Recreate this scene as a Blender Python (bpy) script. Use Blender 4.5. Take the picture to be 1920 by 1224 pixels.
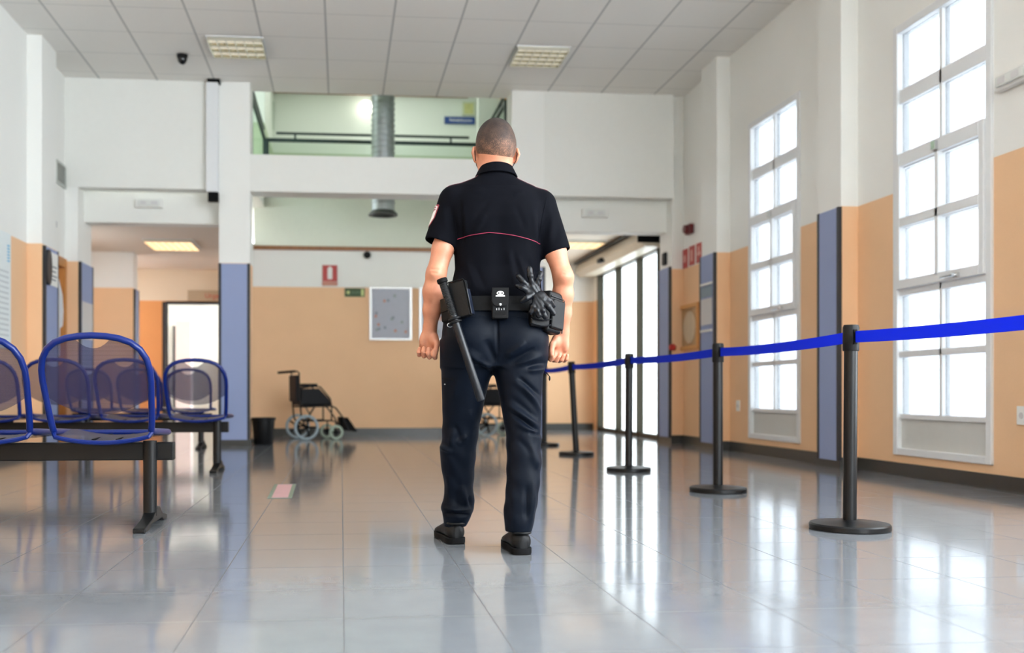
import bpy, math, random
import numpy as np
from mathutils import Vector, Matrix
random.seed(7); rng = np.random.default_rng(7)
SC = bpy.context.scene; COL = SC.collection
R = math.radians; PI = math.pi
for o in list(bpy.data.objects): bpy.data.objects.remove(o)

# ------------------------------------------------------------------ camera
TH = math.atan(174/1860)
cd = bpy.data.cameras.new('camera'); cam = bpy.data.objects.new('camera', cd); COL.objects.link(cam)
cam.location = (0, 0, .65); cam.rotation_euler = (R(90), 0, -TH)
cd.sensor_width = 36; cd.lens = 36*1860/1920
cd.shift_x = (960-814)/1920; cd.shift_y = (735-612)/1920
cd.dof.use_dof = True; cd.dof.focus_distance = 4.05; cd.dof.aperture_fstop = 2.0
cd.clip_start = .05
SC.camera = cam
# ------------------------------------------------------------------ exposure, world
SC.view_settings.view_transform = 'Standard'; SC.view_settings.look = 'None'
SC.view_settings.gamma = 1; SC.view_settings.use_curve_mapping = False
SC.view_settings.exposure = 3.32
SC.cycles.use_denoising = True
SC.cycles.max_bounces = 9; SC.cycles.diffuse_bounces = 6; SC.cycles.glossy_bounces = 5
SC.cycles.transparent_max_bounces = 24; SC.cycles.sample_clamp_indirect = 8
SC.cycles.caustics_reflective = False; SC.cycles.caustics_refractive = False
W = bpy.data.worlds.new('sky'); SC.world = W; W.use_nodes = True
bg = W.node_tree.nodes['Background']; bg.inputs[0].default_value = (.86, .94, 1, 1); bg.inputs[1].default_value = 2.1

def light(name, kind, loc, rot, energy, color=(1, 1, 1), size=1, size_y=None, portal=False):
    l = bpy.data.lights.new(name, kind); l.energy = energy; l.color = color
    if kind == 'AREA':
        l.shape = 'RECTANGLE'; l.size = size; l.size_y = size_y or size
        if portal: l.cycles.is_portal = True
    elif kind == 'POINT': l.shadow_soft_size = size
    o = bpy.data.objects.new(name, l); COL.objects.link(o); o.location = loc; o.rotation_euler = rot
    return o
WINY = [(3.48, 4.64), (6.28, 7.44), (9.08, 10.24)]      # the tall windows of the right wall
for y0, y1 in WINY:
    light('window_daylight', 'AREA', (4.52, (y0+y1)/2, 1.98), (0, R(90), 0), 1, size=3.1, size_y=1.1, portal=True)
light('added_opening_daylight', 'AREA', (4.46, -.6, 2.6), (0, R(90), 0), 1, size=3.2, size_y=6, portal=True)  # portal for an unseen opening added beside the camera for side light
light('door_daylight', 'AREA', (4.55, 14.8, 1.3), (0, R(90), 0), 1, size=2.7, size_y=3.3, portal=True)
for y_, w_ in ((13.65, .7), (16.4, .4)): light('added_corridor_daylight', 'AREA', (-4.62, y_, 1.8), (0, R(-90), 0), 1, size=1.0, size_y=w_, portal=True)  # portals for unseen openings added to light the corridor
light('added_entrance_daylight', 'AREA', (-.86, 19.1, 1.5), (0, R(90), 0), 1, size=2.7, size_y=2.8, portal=True)  # portal for the unseen glazing added to light the entrance room
light('added_rear_daylight', 'AREA', (3.8, -3.98, 2.1), (R(90), 0, 0), 1, size=.8, size_y=4.1, portal=True)  # portal for the unseen rear opening, sized to tune the fill

# ------------------------------------------------------------------ materials
def lin(c): return tuple((v/255/12.92 if v <= 10 else ((v/255+.055)/1.055)**2.4) for v in c)
class NT:
    def __init__(s, name):
        s.m = bpy.data.materials.new(name); s.m.use_nodes = True; s.t = s.m.node_tree; s.n = s.t.nodes
        s.b = s.n['Principled BSDF']; s.out = s.n['Material Output']
    def new(s, t, **k):
        q = s.n.new(t)
        for a, v in k.items(): setattr(q, a, v)
        return q
    def lk(s, a, b): s.t.links.new(a, b)
    def math(s, op, a, b=None, c=None):
        q = s.new('ShaderNodeMath', operation=op)
        for i, v in enumerate((a, b, c)):
            if v is None: continue
            if isinstance(v, (int, float)): q.inputs[i].default_value = v
            else: s.lk(v, q.inputs[i])
        return q.outputs[0]
    def mix(s, f, a, b):
        q = s.new('ShaderNodeMix', data_type='RGBA')
        if isinstance(f, (int, float)): q.inputs[0].default_value = f
        else: s.lk(f, q.inputs[0])
        for i, v in ((6, a), (7, b)):
            if isinstance(v, tuple): q.inputs[i].default_value = (*v[:3], 1)
            else: s.lk(v, q.inputs[i])
        return q.outputs[2]
    def noise(s, scale, detail=2, src=None):
        q = s.new('ShaderNodeTexNoise'); q.inputs['Scale'].default_value = scale; q.inputs['Detail'].default_value = detail
        if src is not None: s.lk(src, q.inputs['Vector'])
        return q.outputs[0]
    def ramp(s, f, stops):
        q = s.new('ShaderNodeValToRGB'); s.lk(f, q.inputs[0]); e = q.color_ramp.elements
        while len(e) < len(stops): e.new(.5)
        for el, (p, c) in zip(e, stops): el.position = p; el.color = (*c[:3], 1)
        return q.outputs[0]
    def obj(s): return s.new('ShaderNodeTexCoord').outputs['Object']
    def bump(s, h, strength=.3, dist=.002):
        q = s.new('ShaderNodeBump'); q.inputs['Strength'].default_value = strength; q.inputs['Distance'].default_value = dist
        s.lk(h, q.inputs['Height']); s.lk(q.outputs[0], s.b.inputs['Normal']); return q
def mat(name, rgb, rough=.5, metal=0, spec=.5, var=.06, nscale=18, bump=0, bscale=60, coat=0, sheen=0, emit=0, bdist=.002):
    n = NT(name); c = lin(rgb); src = n.obj()
    if var:
        f = n.noise(nscale, 3, src)
        n.lk(n.mix(f, tuple(v*(1-var) for v in c), tuple(min(1, v*(1+var)) for v in c)), n.b.inputs['Base Color'])
    else: n.b.inputs['Base Color'].default_value = (*c, 1)
    n.b.inputs['Roughness'].default_value = rough; n.b.inputs['Metallic'].default_value = metal
    n.b.inputs['Specular IOR Level'].default_value = spec; n.b.inputs['Coat Weight'].default_value = coat
    if sheen: n.b.inputs['Sheen Weight'].default_value = sheen; n.b.inputs['Sheen Roughness'].default_value = .4
    if emit: n.b.inputs['Emission Color'].default_value = (*c, 1); n.b.inputs['Emission Strength'].default_value = emit
    if bump: n.bump(n.noise(bscale, 3, src), bump, bdist)
    return n.m
def glass_mat(name, tint=(1, 1, 1), refl=.04):
    n = NT(name); tr = n.new('ShaderNodeBsdfTransparent'); tr.inputs[0].default_value = (*tint, 1)
    gl = n.new('ShaderNodeBsdfGlossy'); gl.inputs['Roughness'].default_value = .02
    mx = n.new('ShaderNodeMixShader'); mx.inputs[0].default_value = refl; n.lk(tr.outputs[0], mx.inputs[1]); n.lk(gl.outputs[0], mx.inputs[2])
    n.lk(mx.outputs[0], n.out.inputs[0]); return n.m
def wall_mat(name, white, orange, zb=2.22):
    n = NT(name); g = n.new('ShaderNodeNewGeometry'); sx = n.new('ShaderNodeSeparateXYZ'); n.lk(g.outputs['Position'], sx.inputs[0])
    f = n.math('GREATER_THAN', sx.outputs[2], zb)
    nz = n.noise(3, 4, g.outputs['Position']); gr = n.noise(170, 2, g.outputs['Position'])
    o, w = lin(orange), lin(white)
    oc = n.mix(nz, tuple(v*.95 for v in o), tuple(min(1, v*1.04) for v in o)); wc = n.mix(nz, tuple(v*.97 for v in w), w)
    oc = n.mix(n.math('MULTIPLY', gr, .22), oc, tuple(v*.62 for v in o))
    n.lk(n.mix(f, oc, wc), n.b.inputs['Base Color']); n.b.inputs['Roughness'].default_value = .62
    n.b.inputs['Specular IOR Level'].default_value = .3
    n.bump(gr, .25, .0015); return n.m
M = {}
M['wall'] = wall_mat('painted_plaster', (238, 238, 234), (243, 200, 158))
M['warmwall'] = wall_mat('warm_lit_plaster', (232, 218, 196), (236, 168, 108))  # same two-tone plaster with the warm corridor light mixed into its colours
M['galwall'] = wall_mat('green_white_plaster', (216, 222, 212), (176, 190, 160), 4.95)
M['white'] = mat('white_paint', (231, 231, 226), .6, var=.02, bump=.1)
M['winframe'] = mat('window_lacquer', (226, 228, 230), .35, var=.02)
M['base'] = mat('dark_skirting_tile', (62, 62, 60), .3, var=.15, nscale=40)
M['black'] = mat('black_plastic', (11, 11, 13), .5, spec=.25, var=.1)
M['matte'] = mat('matte_black', (10, 10, 12), .65, spec=.12, var=.1)
M['panelblue'] = mat('blue_grey_carpet_panel', (150, 162, 198), .85, var=.1, nscale=220, bump=.3, bscale=300)
M['edge'] = mat('dark_panel_edge', (36, 38, 44), .45, var=.1)
M['wood'] = None
M['steel'] = mat('brushed_steel', (176, 178, 180), .3, 1, var=.08, nscale=60)
M['chrome'] = mat('chrome', (210, 212, 214), .12, 1, var=.02)
M['glass'] = glass_mat('clear_glass')
M['doorglass'] = glass_mat('dimmed_door_glass', (.45, .455, .45))  # darkened to weaken the door's daylight and its reflection on the floor
M['dimglass'] = glass_mat('dimmed_window_glass', (.33, .335, .34))  # darkened to hold down the brightness of the windows in view
M['greenglass'] = glass_mat('green_tinted_glass', (.93, .965, .94))
M['red'] = mat('red_enamel', (176, 36, 30), .4)
M['paper'] = mat('paper', (236, 236, 232), .7, var=.02)
def wood(name, a, b, scale=5):
    n = NT(name); tc = n.new('ShaderNodeTexCoord'); mp = n.new('ShaderNodeMapping'); mp.inputs['Scale'].default_value = (14, 14, .9); n.lk(tc.outputs['Object'], mp.inputs[0])
    f = n.noise(scale, 5, mp.outputs[0])
    n.lk(n.ramp(f, [(.3, lin(a)), (.7, lin(b))]), n.b.inputs['Base Color']); n.b.inputs['Roughness'].default_value = .4; return n.m
M['wood'] = wood('door_oak', (176, 112, 54), (206, 146, 82))
M['darkwood'] = wood('brown_trim_wood', (124, 78, 40), (150, 98, 54))

def floor_mat():
    n = NT('polished_grey_tile'); g = n.new('ShaderNodeNewGeometry'); P = g.outputs['Position']; sx = n.new('ShaderNodeSeparateXYZ'); n.lk(P, sx.inputs[0])
    T = .425
    def joint(s, off):
        q = n.math('FRACT', n.math('DIVIDE', n.math('ADD', s, 40*T-off), T))
        return n.math('LESS_THAN', n.math('ABSOLUTE', n.math('SUBTRACT', q, .5)), .4955), q
    jx, qx = joint(sx.outputs[0], .007); jy, qy = joint(sx.outputs[1], 3.285)
    tile = n.math('MULTIPLY', jx, jy)
    # every tile a slightly different grey
    fl = n.new('ShaderNodeCombineXYZ')
    n.lk(n.math('FLOOR', n.math('DIVIDE', n.math('ADD', sx.outputs[0], 40*T-.007), T)), fl.inputs[0]); n.lk(n.math('FLOOR', n.math('DIVIDE', n.math('ADD', sx.outputs[1], 40*T-3.285), T)), fl.inputs[1])
    wn = n.new('ShaderNodeTexWhiteNoise'); n.lk(fl.outputs[0], wn.inputs[0])
    spk = n.noise(340, 3, P); cl = n.noise(9, 4, P)
    c = n.mix(n.math('ADD', n.math('MULTIPLY', spk, .55), n.math('MULTIPLY', cl, .3)), lin((94, 98, 104)), lin((142, 146, 151)))
    c = n.mix(n.math('MULTIPLY', wn.outputs[0], .16), c, lin((108, 110, 114)))
    n.lk(n.mix(tile, lin((88, 88, 90)), c), n.b.inputs['Base Color'])
    n.lk(n.math('ADD', n.math('MULTIPLY', cl, .05), n.math('ADD', .075, n.math('MULTIPLY', n.math('SUBTRACT', 1, tile), .4))), n.b.inputs['Roughness'])
    n.b.inputs['IOR'].default_value = 1.55
    n.bump(tile, .12, .0006); return n.m
M['floor'] = floor_mat()
def ceil_mat():
    n = NT('white_ceiling_tile'); g = n.new('ShaderNodeNewGeometry'); P = g.outputs['Position']; sx = n.new('ShaderNodeSeparateXYZ'); n.lk(P, sx.inputs[0])
    T = .684
    def j(s, off, w): return n.math('LESS_THAN', n.math('ABSOLUTE', n.math('SUBTRACT', n.math('FRACT', n.math('DIVIDE', n.math('ADD', s, 40*T-off), T)), .5)), .5-w)
    t = n.math('MULTIPLY', j(sx.outputs[0], -.16, .016), j(sx.outputs[1], 12.0, .006))
    nz = n.noise(120, 3, P)
    c = n.mix(nz, lin((232, 229, 224)), lin((243, 240, 235)))
    n.lk(n.mix(t, lin((190, 189, 186)), c), n.b.inputs['Base Color']); n.b.inputs['Roughness'].default_value = .8
    n.bump(n.math('ADD', t, n.math('MULTIPLY', nz, .3)), .4, .003); return n.m
M['ceil'] = ceil_mat()

# ------------------------------------------------------------------ mesh helpers
class MB:
    def __init__(s): s.v = []; s.f = []; s.mi = []; s.cur = 0
    def add(s, vs, fs):
        k = len(s.v); s.v += [tuple(map(float, v)) for v in vs]; s.f += [tuple(i+k for i in f) for f in fs]; s.mi += [s.cur]*len(fs); return s
    def box(s, x0, x1, y0, y1, z0, z1, mx=None):
        vs = [(x, y, z) for z in (z0, z1) for y in (y0, y1) for x in (x0, x1)]
        if mx is not None: vs = [tuple(mx @ Vector(v)) for v in vs]
        return s.add(vs, [(0, 2, 3, 1), (4, 5, 7, 6), (0, 1, 5, 4), (2, 6, 7, 3), (0, 4, 6, 2), (1, 3, 7, 5)])
    def tube(s, pts, r, n=10, closed=False, cap=True, flat=None):
        pts = [Vector(p) for p in pts]; N = len(pts); rs = r if isinstance(r, (list, tuple)) else [r]*N; vs = []; up = None
        for i, p in enumerate(pts):
            a = pts[(i-1) % N] if (closed or i) else p; b = pts[(i+1) % N] if (closed or i < N-1) else p
            t = (b-a).normalized()
            if up is None: up = Vector((0, 0, 1)) if abs(t.z) < .9 else Vector((0, 1, 0))
            u = (up-t*up.dot(t)).normalized(); w = t.cross(u); up = u
            for k in range(n):
                q = 2*PI*k/n; vs.append(p+(u*math.cos(q)*(flat or 1)+w*math.sin(q))*rs[i])
        fs = [(i*n+k, i*n+(k+1) % n, (i+1) % N*n+(k+1) % n, (i+1) % N*n+k) for i in range(N if closed else N-1) for k in range(n)]
        if cap and not closed: fs += [tuple(range(n))[::-1], tuple((N-1)*n+k for k in range(n))]
        return s.add(vs, fs)
    def cyl(s, p, q, r, r2=None, n=20): return s.tube([p, q], [r, r if r2 is None else r2], n)
    def lathe(s, prof, c=(0, 0, 0), n=28, axis='z', mx=None):
        vs = []
        for rr, h in prof:
            for k in range(n):
                a = 2*PI*k/n; x, y = rr*math.cos(a), rr*math.sin(a)
                v = {'z': (x, y, h), 'x': (h, x, y), 'y': (y, h, x)}[axis]
                vs.append(Vector(v)+Vector(c) if mx is None else mx @ Vector(v))
        m = len(prof)
        fs = [(i*n+k, i*n+(k+1) % n, (i+1)*n+(k+1) % n, (i+1)*n+k) for i in range(m-1) for k in range(n)]
        fs += [tuple(range(n))[::-1], tuple((m-1)*n+k for k in range(n))]
        return s.add(vs, fs)
    def prism(s, poly, axis, a, b):
        """poly in the two other axes, extruded along axis from a to b"""
        def mk(p, h): return {'x': (h, p[0], p[1]), 'y': (p[0], h, p[1]), 'z': (p[0], p[1], h)}[axis]
        n = len(poly); vs = [mk(p, a) for p in poly]+[mk(p, b) for p in poly]
        return s.add(vs, [tuple(range(n))[::-1], tuple(range(n, 2*n))]+[(i, (i+1) % n, n+(i+1) % n, n+i) for i in range(n)])
    def ball(s, c, r, n=16, m=10):
        c = Vector(c); rr = Vector(r) if isinstance(r, (tuple, list)) else Vector((r, r, r)); vs = []
        for j in range(1, m):
            t = PI*j/m
            for k in range(n): a = 2*PI*k/n; vs.append((c.x+rr.x*math.sin(t)*math.cos(a), c.y+rr.y*math.sin(t)*math.sin(a), c.z+rr.z*math.cos(t)))
        vs += [(c.x, c.y, c.z+rr.z), (c.x, c.y, c.z-rr.z)]; T = len(vs)-2
        fs = [(j*n+k, (j+1)*n+k, (j+1)*n+(k+1) % n, j*n+(k+1) % n) for j in range(m-2) for k in range(n)]
        fs += [(T, k, (k+1) % n) for k in range(n)]+[((m-2)*n+(k+1) % n, (m-2)*n+k, T+1) for k in range(n)]
        return s.add(vs, fs)
    def build(s, name, m, parent=None, bevel=0, smooth=True, angle=38, seg=2):
        me = bpy.data.meshes.new(name); me.from_pydata(s.v, [], s.f); me.validate()
        import bmesh
        b = bmesh.new(); b.from_mesh(me); bmesh.ops.recalc_face_normals(b, faces=b.faces); b.to_mesh(me); b.free()
        for q in (m if isinstance(m, (list, tuple)) else [m]): me.materials.append(q)
        if max(s.mi, default=0): me.polygons.foreach_set('material_index', s.mi)
        o = bpy.data.objects.new(name, me); COL.objects.link(o)
        if parent is not None: o.parent = parent
        if smooth:
            me.polygons.foreach_set('use_smooth', [True]*len(me.polygons)); me.set_sharp_from_angle(angle=R(angle))
        if bevel:
            md = o.modifiers.new('bevel', 'BEVEL'); md.width = bevel; md.segments = seg; md.limit_method = 'ANGLE'; md.angle_limit = R(40); md.harden_normals = True
        return o
def tag(o, label, cat, group=None, kind=None):
    o['label'] = label; o['category'] = cat
    if group: o['group'] = group
    if kind: o['kind'] = kind
    return o
def thing(name, label, cat, loc=(0, 0, 0), rz=0, group=None):
    o = bpy.data.objects.new(name, None); COL.objects.link(o); o.location = loc; o.rotation_euler = (0, 0, rz); o.empty_display_size = .1
    return tag(o, label, cat, group)
def struct(o): o['kind'] = 'structure'; return o
def copy_tree(o, parent=None):
    c = o.copy(); COL.objects.link(c)
    if parent is not None: c.parent = parent
    for ch in list(o.children): copy_tree(ch, c)
    return c
def text(name, s, size, m, parent=None, loc=(0, 0, 0), rot=(R(90), 0, 0), depth=.002, align='CENTER'):
    cu = bpy.data.curves.new(name, 'FONT'); cu.body = s; cu.size = size; cu.align_x = align; cu.align_y = 'CENTER'; cu.extrude = depth/2; cu.resolution_u = 3
    t = bpy.data.objects.new(name, cu); COL.objects.link(t)
    bpy.context.view_layer.update()
    me = bpy.data.meshes.new_from_object(t.evaluated_get(bpy.context.evaluated_depsgraph_get())); bpy.data.objects.remove(t)
    me.materials.clear(); me.materials.append(m); o = bpy.data.objects.new(name, me); COL.objects.link(o)
    o.location = loc; o.rotation_euler = rot
    if parent is not None: o.parent = parent
    return o
# ================================================================== the room
XL, XR, ZC, YH = -3.3, 4.35, 4.42, 12.25          # left wall, right wall, ceiling, end of the hall
def sbox(name, m, *boxes, bevel=0):
    b = MB()
    for q in boxes: b.box(*q)
    return struct(b.build(name, m, bevel=bevel, smooth=False))
sbox('floor', M['floor'], (-6, 4.36, -4, 21, -.1, 0))
sbox('ceiling', M['ceil'], (XL-.2, XR+.2, -4, YH+.35, ZC, ZC+.12))
# right wall: pieces around the tall windows, on to the sliding door
WZ0, WZ1 = .18, 3.5; rb = [(XR, XR+.1, -4, -3.6, 0, ZC), (XR, XR+.1, -3.6, 2.4, 0, 1.0), (XR, XR+.1, -3.6, 2.4, 4.2, ZC)]; y = 2.4  # includes the large unseen opening added for light from the right
for y0, y1 in WINY:
    rb += [(XR, XR+.1, y, y0, 0, ZC), (XR, XR+.1, y0, y1, 0, WZ0), (XR, XR+.1, y0, y1, WZ1, ZC)]; y = y1
rb += [(XR, XR+.1, y, 13.25, 0, ZC), (XR, XR+.1, 13.25, 16.5, 2.69, 3.2), (XR, XR+.1, 16.5, 17.1, 0, 3.2)]
sbox('wall_right', M['wall'], *rb)
sbox('wall_left', M['wall'], (XL-.2, XL, -4, 11.5, 0, ZC), (XL-.2, XL, 11.5, 12.22, 2.16, ZC), (XL-.2, XL, 12.22, 12.9, 0, ZC))
sbox('wall_rear', M['white'], (XL-.2, -3.15, -4.2, -4, 0, ZC), (4.2, XR+.1, -4.2, -4, 0, ZC), (-3.15, 3.4, -4.2, -4, 0, ZC), (3.4, 4.2, -4.2, -4, 4.2, ZC), (3.4, 4.2, -4.2, -4, 0, .1), (3.4, 4.2, -4.15, -4.02, 2.3, 2.38), *[(XR+.02, XR+.08, y-.04, y+.04, 1.0, 4.2) for y in (-1.4, .8)])  # unseen rear opening sized for fill light; mullions of the added side opening
PL = [(XL, -3.15, 5.2, 5.65, 0, ZC), (XL, -3.15, 10.82, 11.35, 0, ZC), (XL, -3.15, YH+.01, 12.9, 0, 3.2)]
PR = [(4.2, XR, 5.2, 5.6, 0, ZC), (4.2, XR, 8.02, 8.42, 0, ZC), (4.2, XR, 10.8, 11.27, 0, ZC), (4.2, XR, 12.32, 12.8, 0, ZC)]
for q in PL: sbox('wall_pillar', M['wall'], q)
for q in PR: sbox('wall_pillar', M['wall'], q)
# end of the hall: two columns, the beam between them, upper panels, lintels set back
sbox('column', M['wall'], (-1.48, -1.11, YH, YH+.37, 0, ZC)); sbox('column', M['wall'], (2.12, 2.53, YH, YH+.37, 0, ZC))
sbox('beam', M['white'], (-1.11, 2.12, YH+.002, YH+.36, 3.1, 3.55))
sbox('wall_end_left', M['white'], (-3.3, -1.48, YH, YH+.2, 3.11, ZC)); sbox('wall_end_right', M['white'], (2.53, 4.2, YH, YH+.2, 3.11, ZC))
sbox('lintel', M['white'], (-3.3, -1.3, YH+.3, YH+.55, 2.74, 3.16)); sbox('lintel', M['white'], (2.53, XR, YH+.3, YH+.55, 2.72, 3.16))
# left corridor
sbox('ceiling_corridor', mat('corridor_ceiling', (226, 216, 204), .8, var=.02), (-4.6, -1.3, YH+.32, 17.5, 2.76, 2.86))
sbox('wall_corridor_left', M['wall'], (-4.6, -4.5, 12.9, 17.4, 0, 1.3), (-4.6, -4.5, 12.9, 17.4, 2.3, 2.8), (-4.6, -4.5, 12.9, 13.3, 1.3, 2.3), (-4.6, -4.5, 13.75, 16.2, 1.3, 2.3), (-4.6, -4.5, 16.6, 17.4, 1.3, 2.3), (-4.5, XL, 12.85, 12.95, 0, 2.8))  # gaps between the pieces are unseen openings added for daylight
sbox('wall_corridor_stub', M['wall'], (-4.5, -3.12, 15.3, 15.6, 0, 2.76))
sbox('wall_corridor_end', M['warmwall'], (-4.5, -3.0, 17.4, 17.6, 0, 2.8), (-3.0, -1.5, 17.4, 17.6, 2.19, 2.8), (-1.5, -1.2, 17.4, 17.6, 0, 2.8))
sbox('wall_corridor_right', M['wall'], (-1.4, -1.31, 15.0, 17.4, 0, 2.8))
# bright entrance room beyond the doorway
sbox('wall_entrance_left', M['white'], (-4.2, -4.1, 17.6, 20.8, 0, 3)); sbox('wall_entrance_right', M['white'], (-.9, -.8, 17.6, 17.7, 0, 3), (-.9, -.8, 20.6, 20.8, 0, 3), (-.9, -.8, 17.7, 20.6, 2.85, 3), (-.9, -.8, 17.7, 20.6, 0, .1))  # right side left open out of view to bring in added daylight
sbox('wall_entrance_end', M['white'], (-4.1, -.9, 20.7, 20.8, 0, 3)); sbox('ceiling_entrance', M['white'], (-4.2, -.8, 17.6, 20.8, 3, 3.1))
tag(MB().box(-2.35, -1.9, 20.2, 20.65, 0, 1.35).build('filing_cabinet', mat('cream_enamel', (226, 208, 170), .5), bevel=.01), 'cream cabinet at the back of the bright room beyond the doorway', 'cabinet')
sbox('column', mat('pinkish_paint', (222, 206, 204), .6), (-3.25, -2.95, 19.9, 20.15, 0, 2.05))
# double-height space behind the beam
sbox('wall_back', M['wall'], (-1.42, 1.74, 14.95, 15.15, 0, 2.77))
sbox('wall_gallery_parapet', mat('pale_green_plaster', (214, 218, 204), .7, var=.03), (-1.3, 2.2, 14.97, 15.15, 2.83, 3.6))
sbox('trim_1', M['darkwood'], (-1.3, 1.95, 14.92, 15.1, 2.77, 2.83))
sbox('wall_vestibule_end', M['wall'], (1.7, XR, 16.9, 17.1, 0, 3)); sbox('wall_vestibule_side', M['wall'], (1.75, 1.9, 15.16, 16.9, 0, 3))
sbox('ceiling_vestibule', mat('vestibule_ceiling', (232, 222, 208), .8, var=.02), (1.75, XR, YH+.55, 17, 2.9, 2.99))
# gallery upstairs
sbox('floor_gallery', M['white'], (-4.5, -1.15, YH+.4, 18.1, 3.4, 3.55), (2.15, XR, YH+.4, 18.1, 3.4, 3.55), (-1.15, 2.15, 15.15, 18.1, 3.4, 3.55))
sbox('wall_gallery_end', M['galwall'], (-4.5, XR, 18, 18.2, 3.55, 6.3))
sbox('wall_gallery_left', M['galwall'], (-4.5, -1.22, 16.0, 16.15, 3.55, 6.2), (-1.36, -1.22, 16.15, 18, 3.55, 6.2))
sbox('wall_gallery_right', M['galwall'], (2.3, XR, 16.6, 16.75, 3.55, 6.2), (2.6, 2.74, 16.75, 18, 3.55, 6.2))
sbox('wall_gallery_side', M['galwall'], (-4.6, -4.5, YH+.3, 18, 3.4, 6.3), (XR, XR+.1, YH+.3, 18, 3.2, 6.3), (XL-.2, XR+.2, YH+.3, YH+.36, ZC+.1, 6.3))
sbox('ceiling_gallery', M['white'], (-4.6, XR+.1, YH+.3, 18.2, 6.2, 6.3))
sbox('trim_2', M['darkwood'], (-1.22, 2.3, 17.95, 18, 6.02, 6.1))
tag(MB().box(2.68, 2.85, 16.52, 16.598, 5.57, 5.72).build('wall_box', mat('amber_box', (196, 132, 56), .5), bevel=.008), 'small amber box high on the gallery wall at the right', 'box')
light('gallery_fill_light', 'AREA', (.5, 16.4, 6.15), (0, 0, 0), 4.2, (.98, 1, .97), 3.0, 1.6)  # unseen fill light added under the gallery ceiling, no fixture
# skirting
def skirt(name, *b): sbox(name, M['base'], *b)
sk = []; y = -4
for q in PR+[(0, 0, 13.25, 13.25, 0, 0)]: sk.append((XR-.015, XR, y, q[2], 0, .1)); y = q[3]
skirt('baseboard_right', *sk, *[(4.185, XR, q[2]-.015, q[3]+.015, 0, .1) for q in PR])
skirt('baseboard_left', (XL, XL+.015, -4, 5.2, 0, .1), (XL, XL+.015, 5.65, 10.82, 0, .1), *[(XL, -3.135, q[2]-.015, q[3]+.015, 0, .1) for q in PL])
skirt('baseboard_back', (-1.3, 1.75, 14.93, 14.95, 0, .11)); skirt('baseboard_vestibule', (1.9, XR, 16.88, 16.9, 0, .11), (1.9, 1.92, 15.15, 16.9, 0, .11))
skirt('baseboard_columns', (-1.5, -1.09, YH-.02, YH+.39, 0, .07), (2.1, 2.55, YH-.02, YH+.39, 0, .07))
skirt('baseboard_corridor', (-4.5, -3.1, 15.28, 15.3, 0, .1), (-4.5, -3.0, 17.38, 17.4, 0, .1))

# ---- windows
def window(n, y0, y1):
    w = struct(bpy.data.objects.new('window_%d' % n, None)); COL.objects.link(w); w.location = (XR, y0, 0); L = y1-y0
    f = MB(); x0, x1 = -.02, .09
    def bar(a, b, c, d, xa=x0, xb=x1): f.box(xa, xb, a, b, c, d)
    bar(-.015, .045, WZ0-.02, WZ1+.015); bar(L-.045, L+.015, WZ0-.02, WZ1+.015); bar(.045, L-.045, WZ1-.05, WZ1+.015); bar(.045, L-.045, WZ0-.02, WZ0+.035)
    m = L/2
    bar(m-.018, m+.018, .47, WZ1-.05, 0, .07)
    for z, t in ((.9445, .05), (1.455, .11), (1.965, .08), (2.45, .12), (2.955, .11)): bar(.045, L-.045, z-t/2, z+t/2, 0, .07)
    bar(.045, L-.045, .44, .48, 0, .07)
    f.build('window_frame', M['winframe'], w, bevel=.006)
    s = MB()                                           # the tilting sash of the two middle rows
    for a, b, c, d in ((.045, .1, 1.45, 2.5), (L-.1, L-.045, 1.45, 2.5), (.1, L-.1, 1.45, 1.52), (.1, L-.1, 2.4, 2.5), (m-.022, m+.022, 1.5, 2.42), (.1, L-.1, 1.93, 2.0)): s.box(-.035, .02, a, b, c, d)
    s.build('tilt_sash', M['winframe'], w, bevel=.006)
    MB().box(.02, .05, .045, L-.045, WZ0+.03, .445).build('lower_panel', mat('grey_infill_panel', (206, 206, 202), .5, var=.03), w)
    h = MB(); h.box(-.06, -.03, m-.025, m+.025, 2.42, 2.48); h.tube([(-.05, L*.28, 1.475), (-.075, L*.28, 1.475), (-.075, L*.4, 1.47)], .008, 8); h.box(-.055, -.03, L*.26, L*.3, 1.46, 1.49)
    h.build('window_catch', M['chrome'], w)
    zs = [.48, .92, 1.4, 1.95, 2.39, 2.9, WZ1-.05]; zt = [(.48, .92), (.97, 1.4), (1.51, 1.935), (1.995, 2.41), (2.51, 2.9), (3.01, WZ1-.05)]
    p = MB()
    for a, b in zt: p.box(.03, .034, .045, m-.018, a, b); p.box(.03, .034, m+.018, L-.045, a, b)
    p.build('window_panes', M['dimglass'] if y0 > 5 else M['glass'], w, smooth=False)  # darkened panes in view; the unseen window stays clear for more side light
for i, (a, b) in enumerate(WINY): window(i+1, a, b)

# ---- sliding glass door at the far right, with its operator box
d = struct(bpy.data.objects.new('door_1', None)); COL.objects.link(d); d.location = (XR, 13.25, 0)
f = MB()
for y in (0, .96, 2.08, 3.19): f.box(-.03, .07, y, y+.06, 0, 2.66)
f.box(-.03, .07, 0, 3.25, 2.6, 2.68); f.box(-.02, .06, 0, 3.25, 0, .06)
f.build('door_frame', mat('dark_bronze_metal', (52, 48, 36), .4, .6), d, bevel=.005)
g = MB()
for a, b in ((.06, .96), (1.02, 2.08), (2.14, 3.19)): g.box(.02, .03, a, b, .06, 2.6)
g.build('door_glass', M['doorglass'], d, smooth=False)
op = thing('door_operator', 'long beige sliding door operator box over the glass doors, dark end cap', 'door operator', (XR-.002, 13.05, 2.62))
b = MB(); b.prism([(-.34, .08), (-.3, .22), (0, .22), (0, 0), (-.26, 0)], 'y', .02, 3.75); b.build('housing', mat('beige_enamel', (206, 196, 178), .4), op, bevel=.01)
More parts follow.
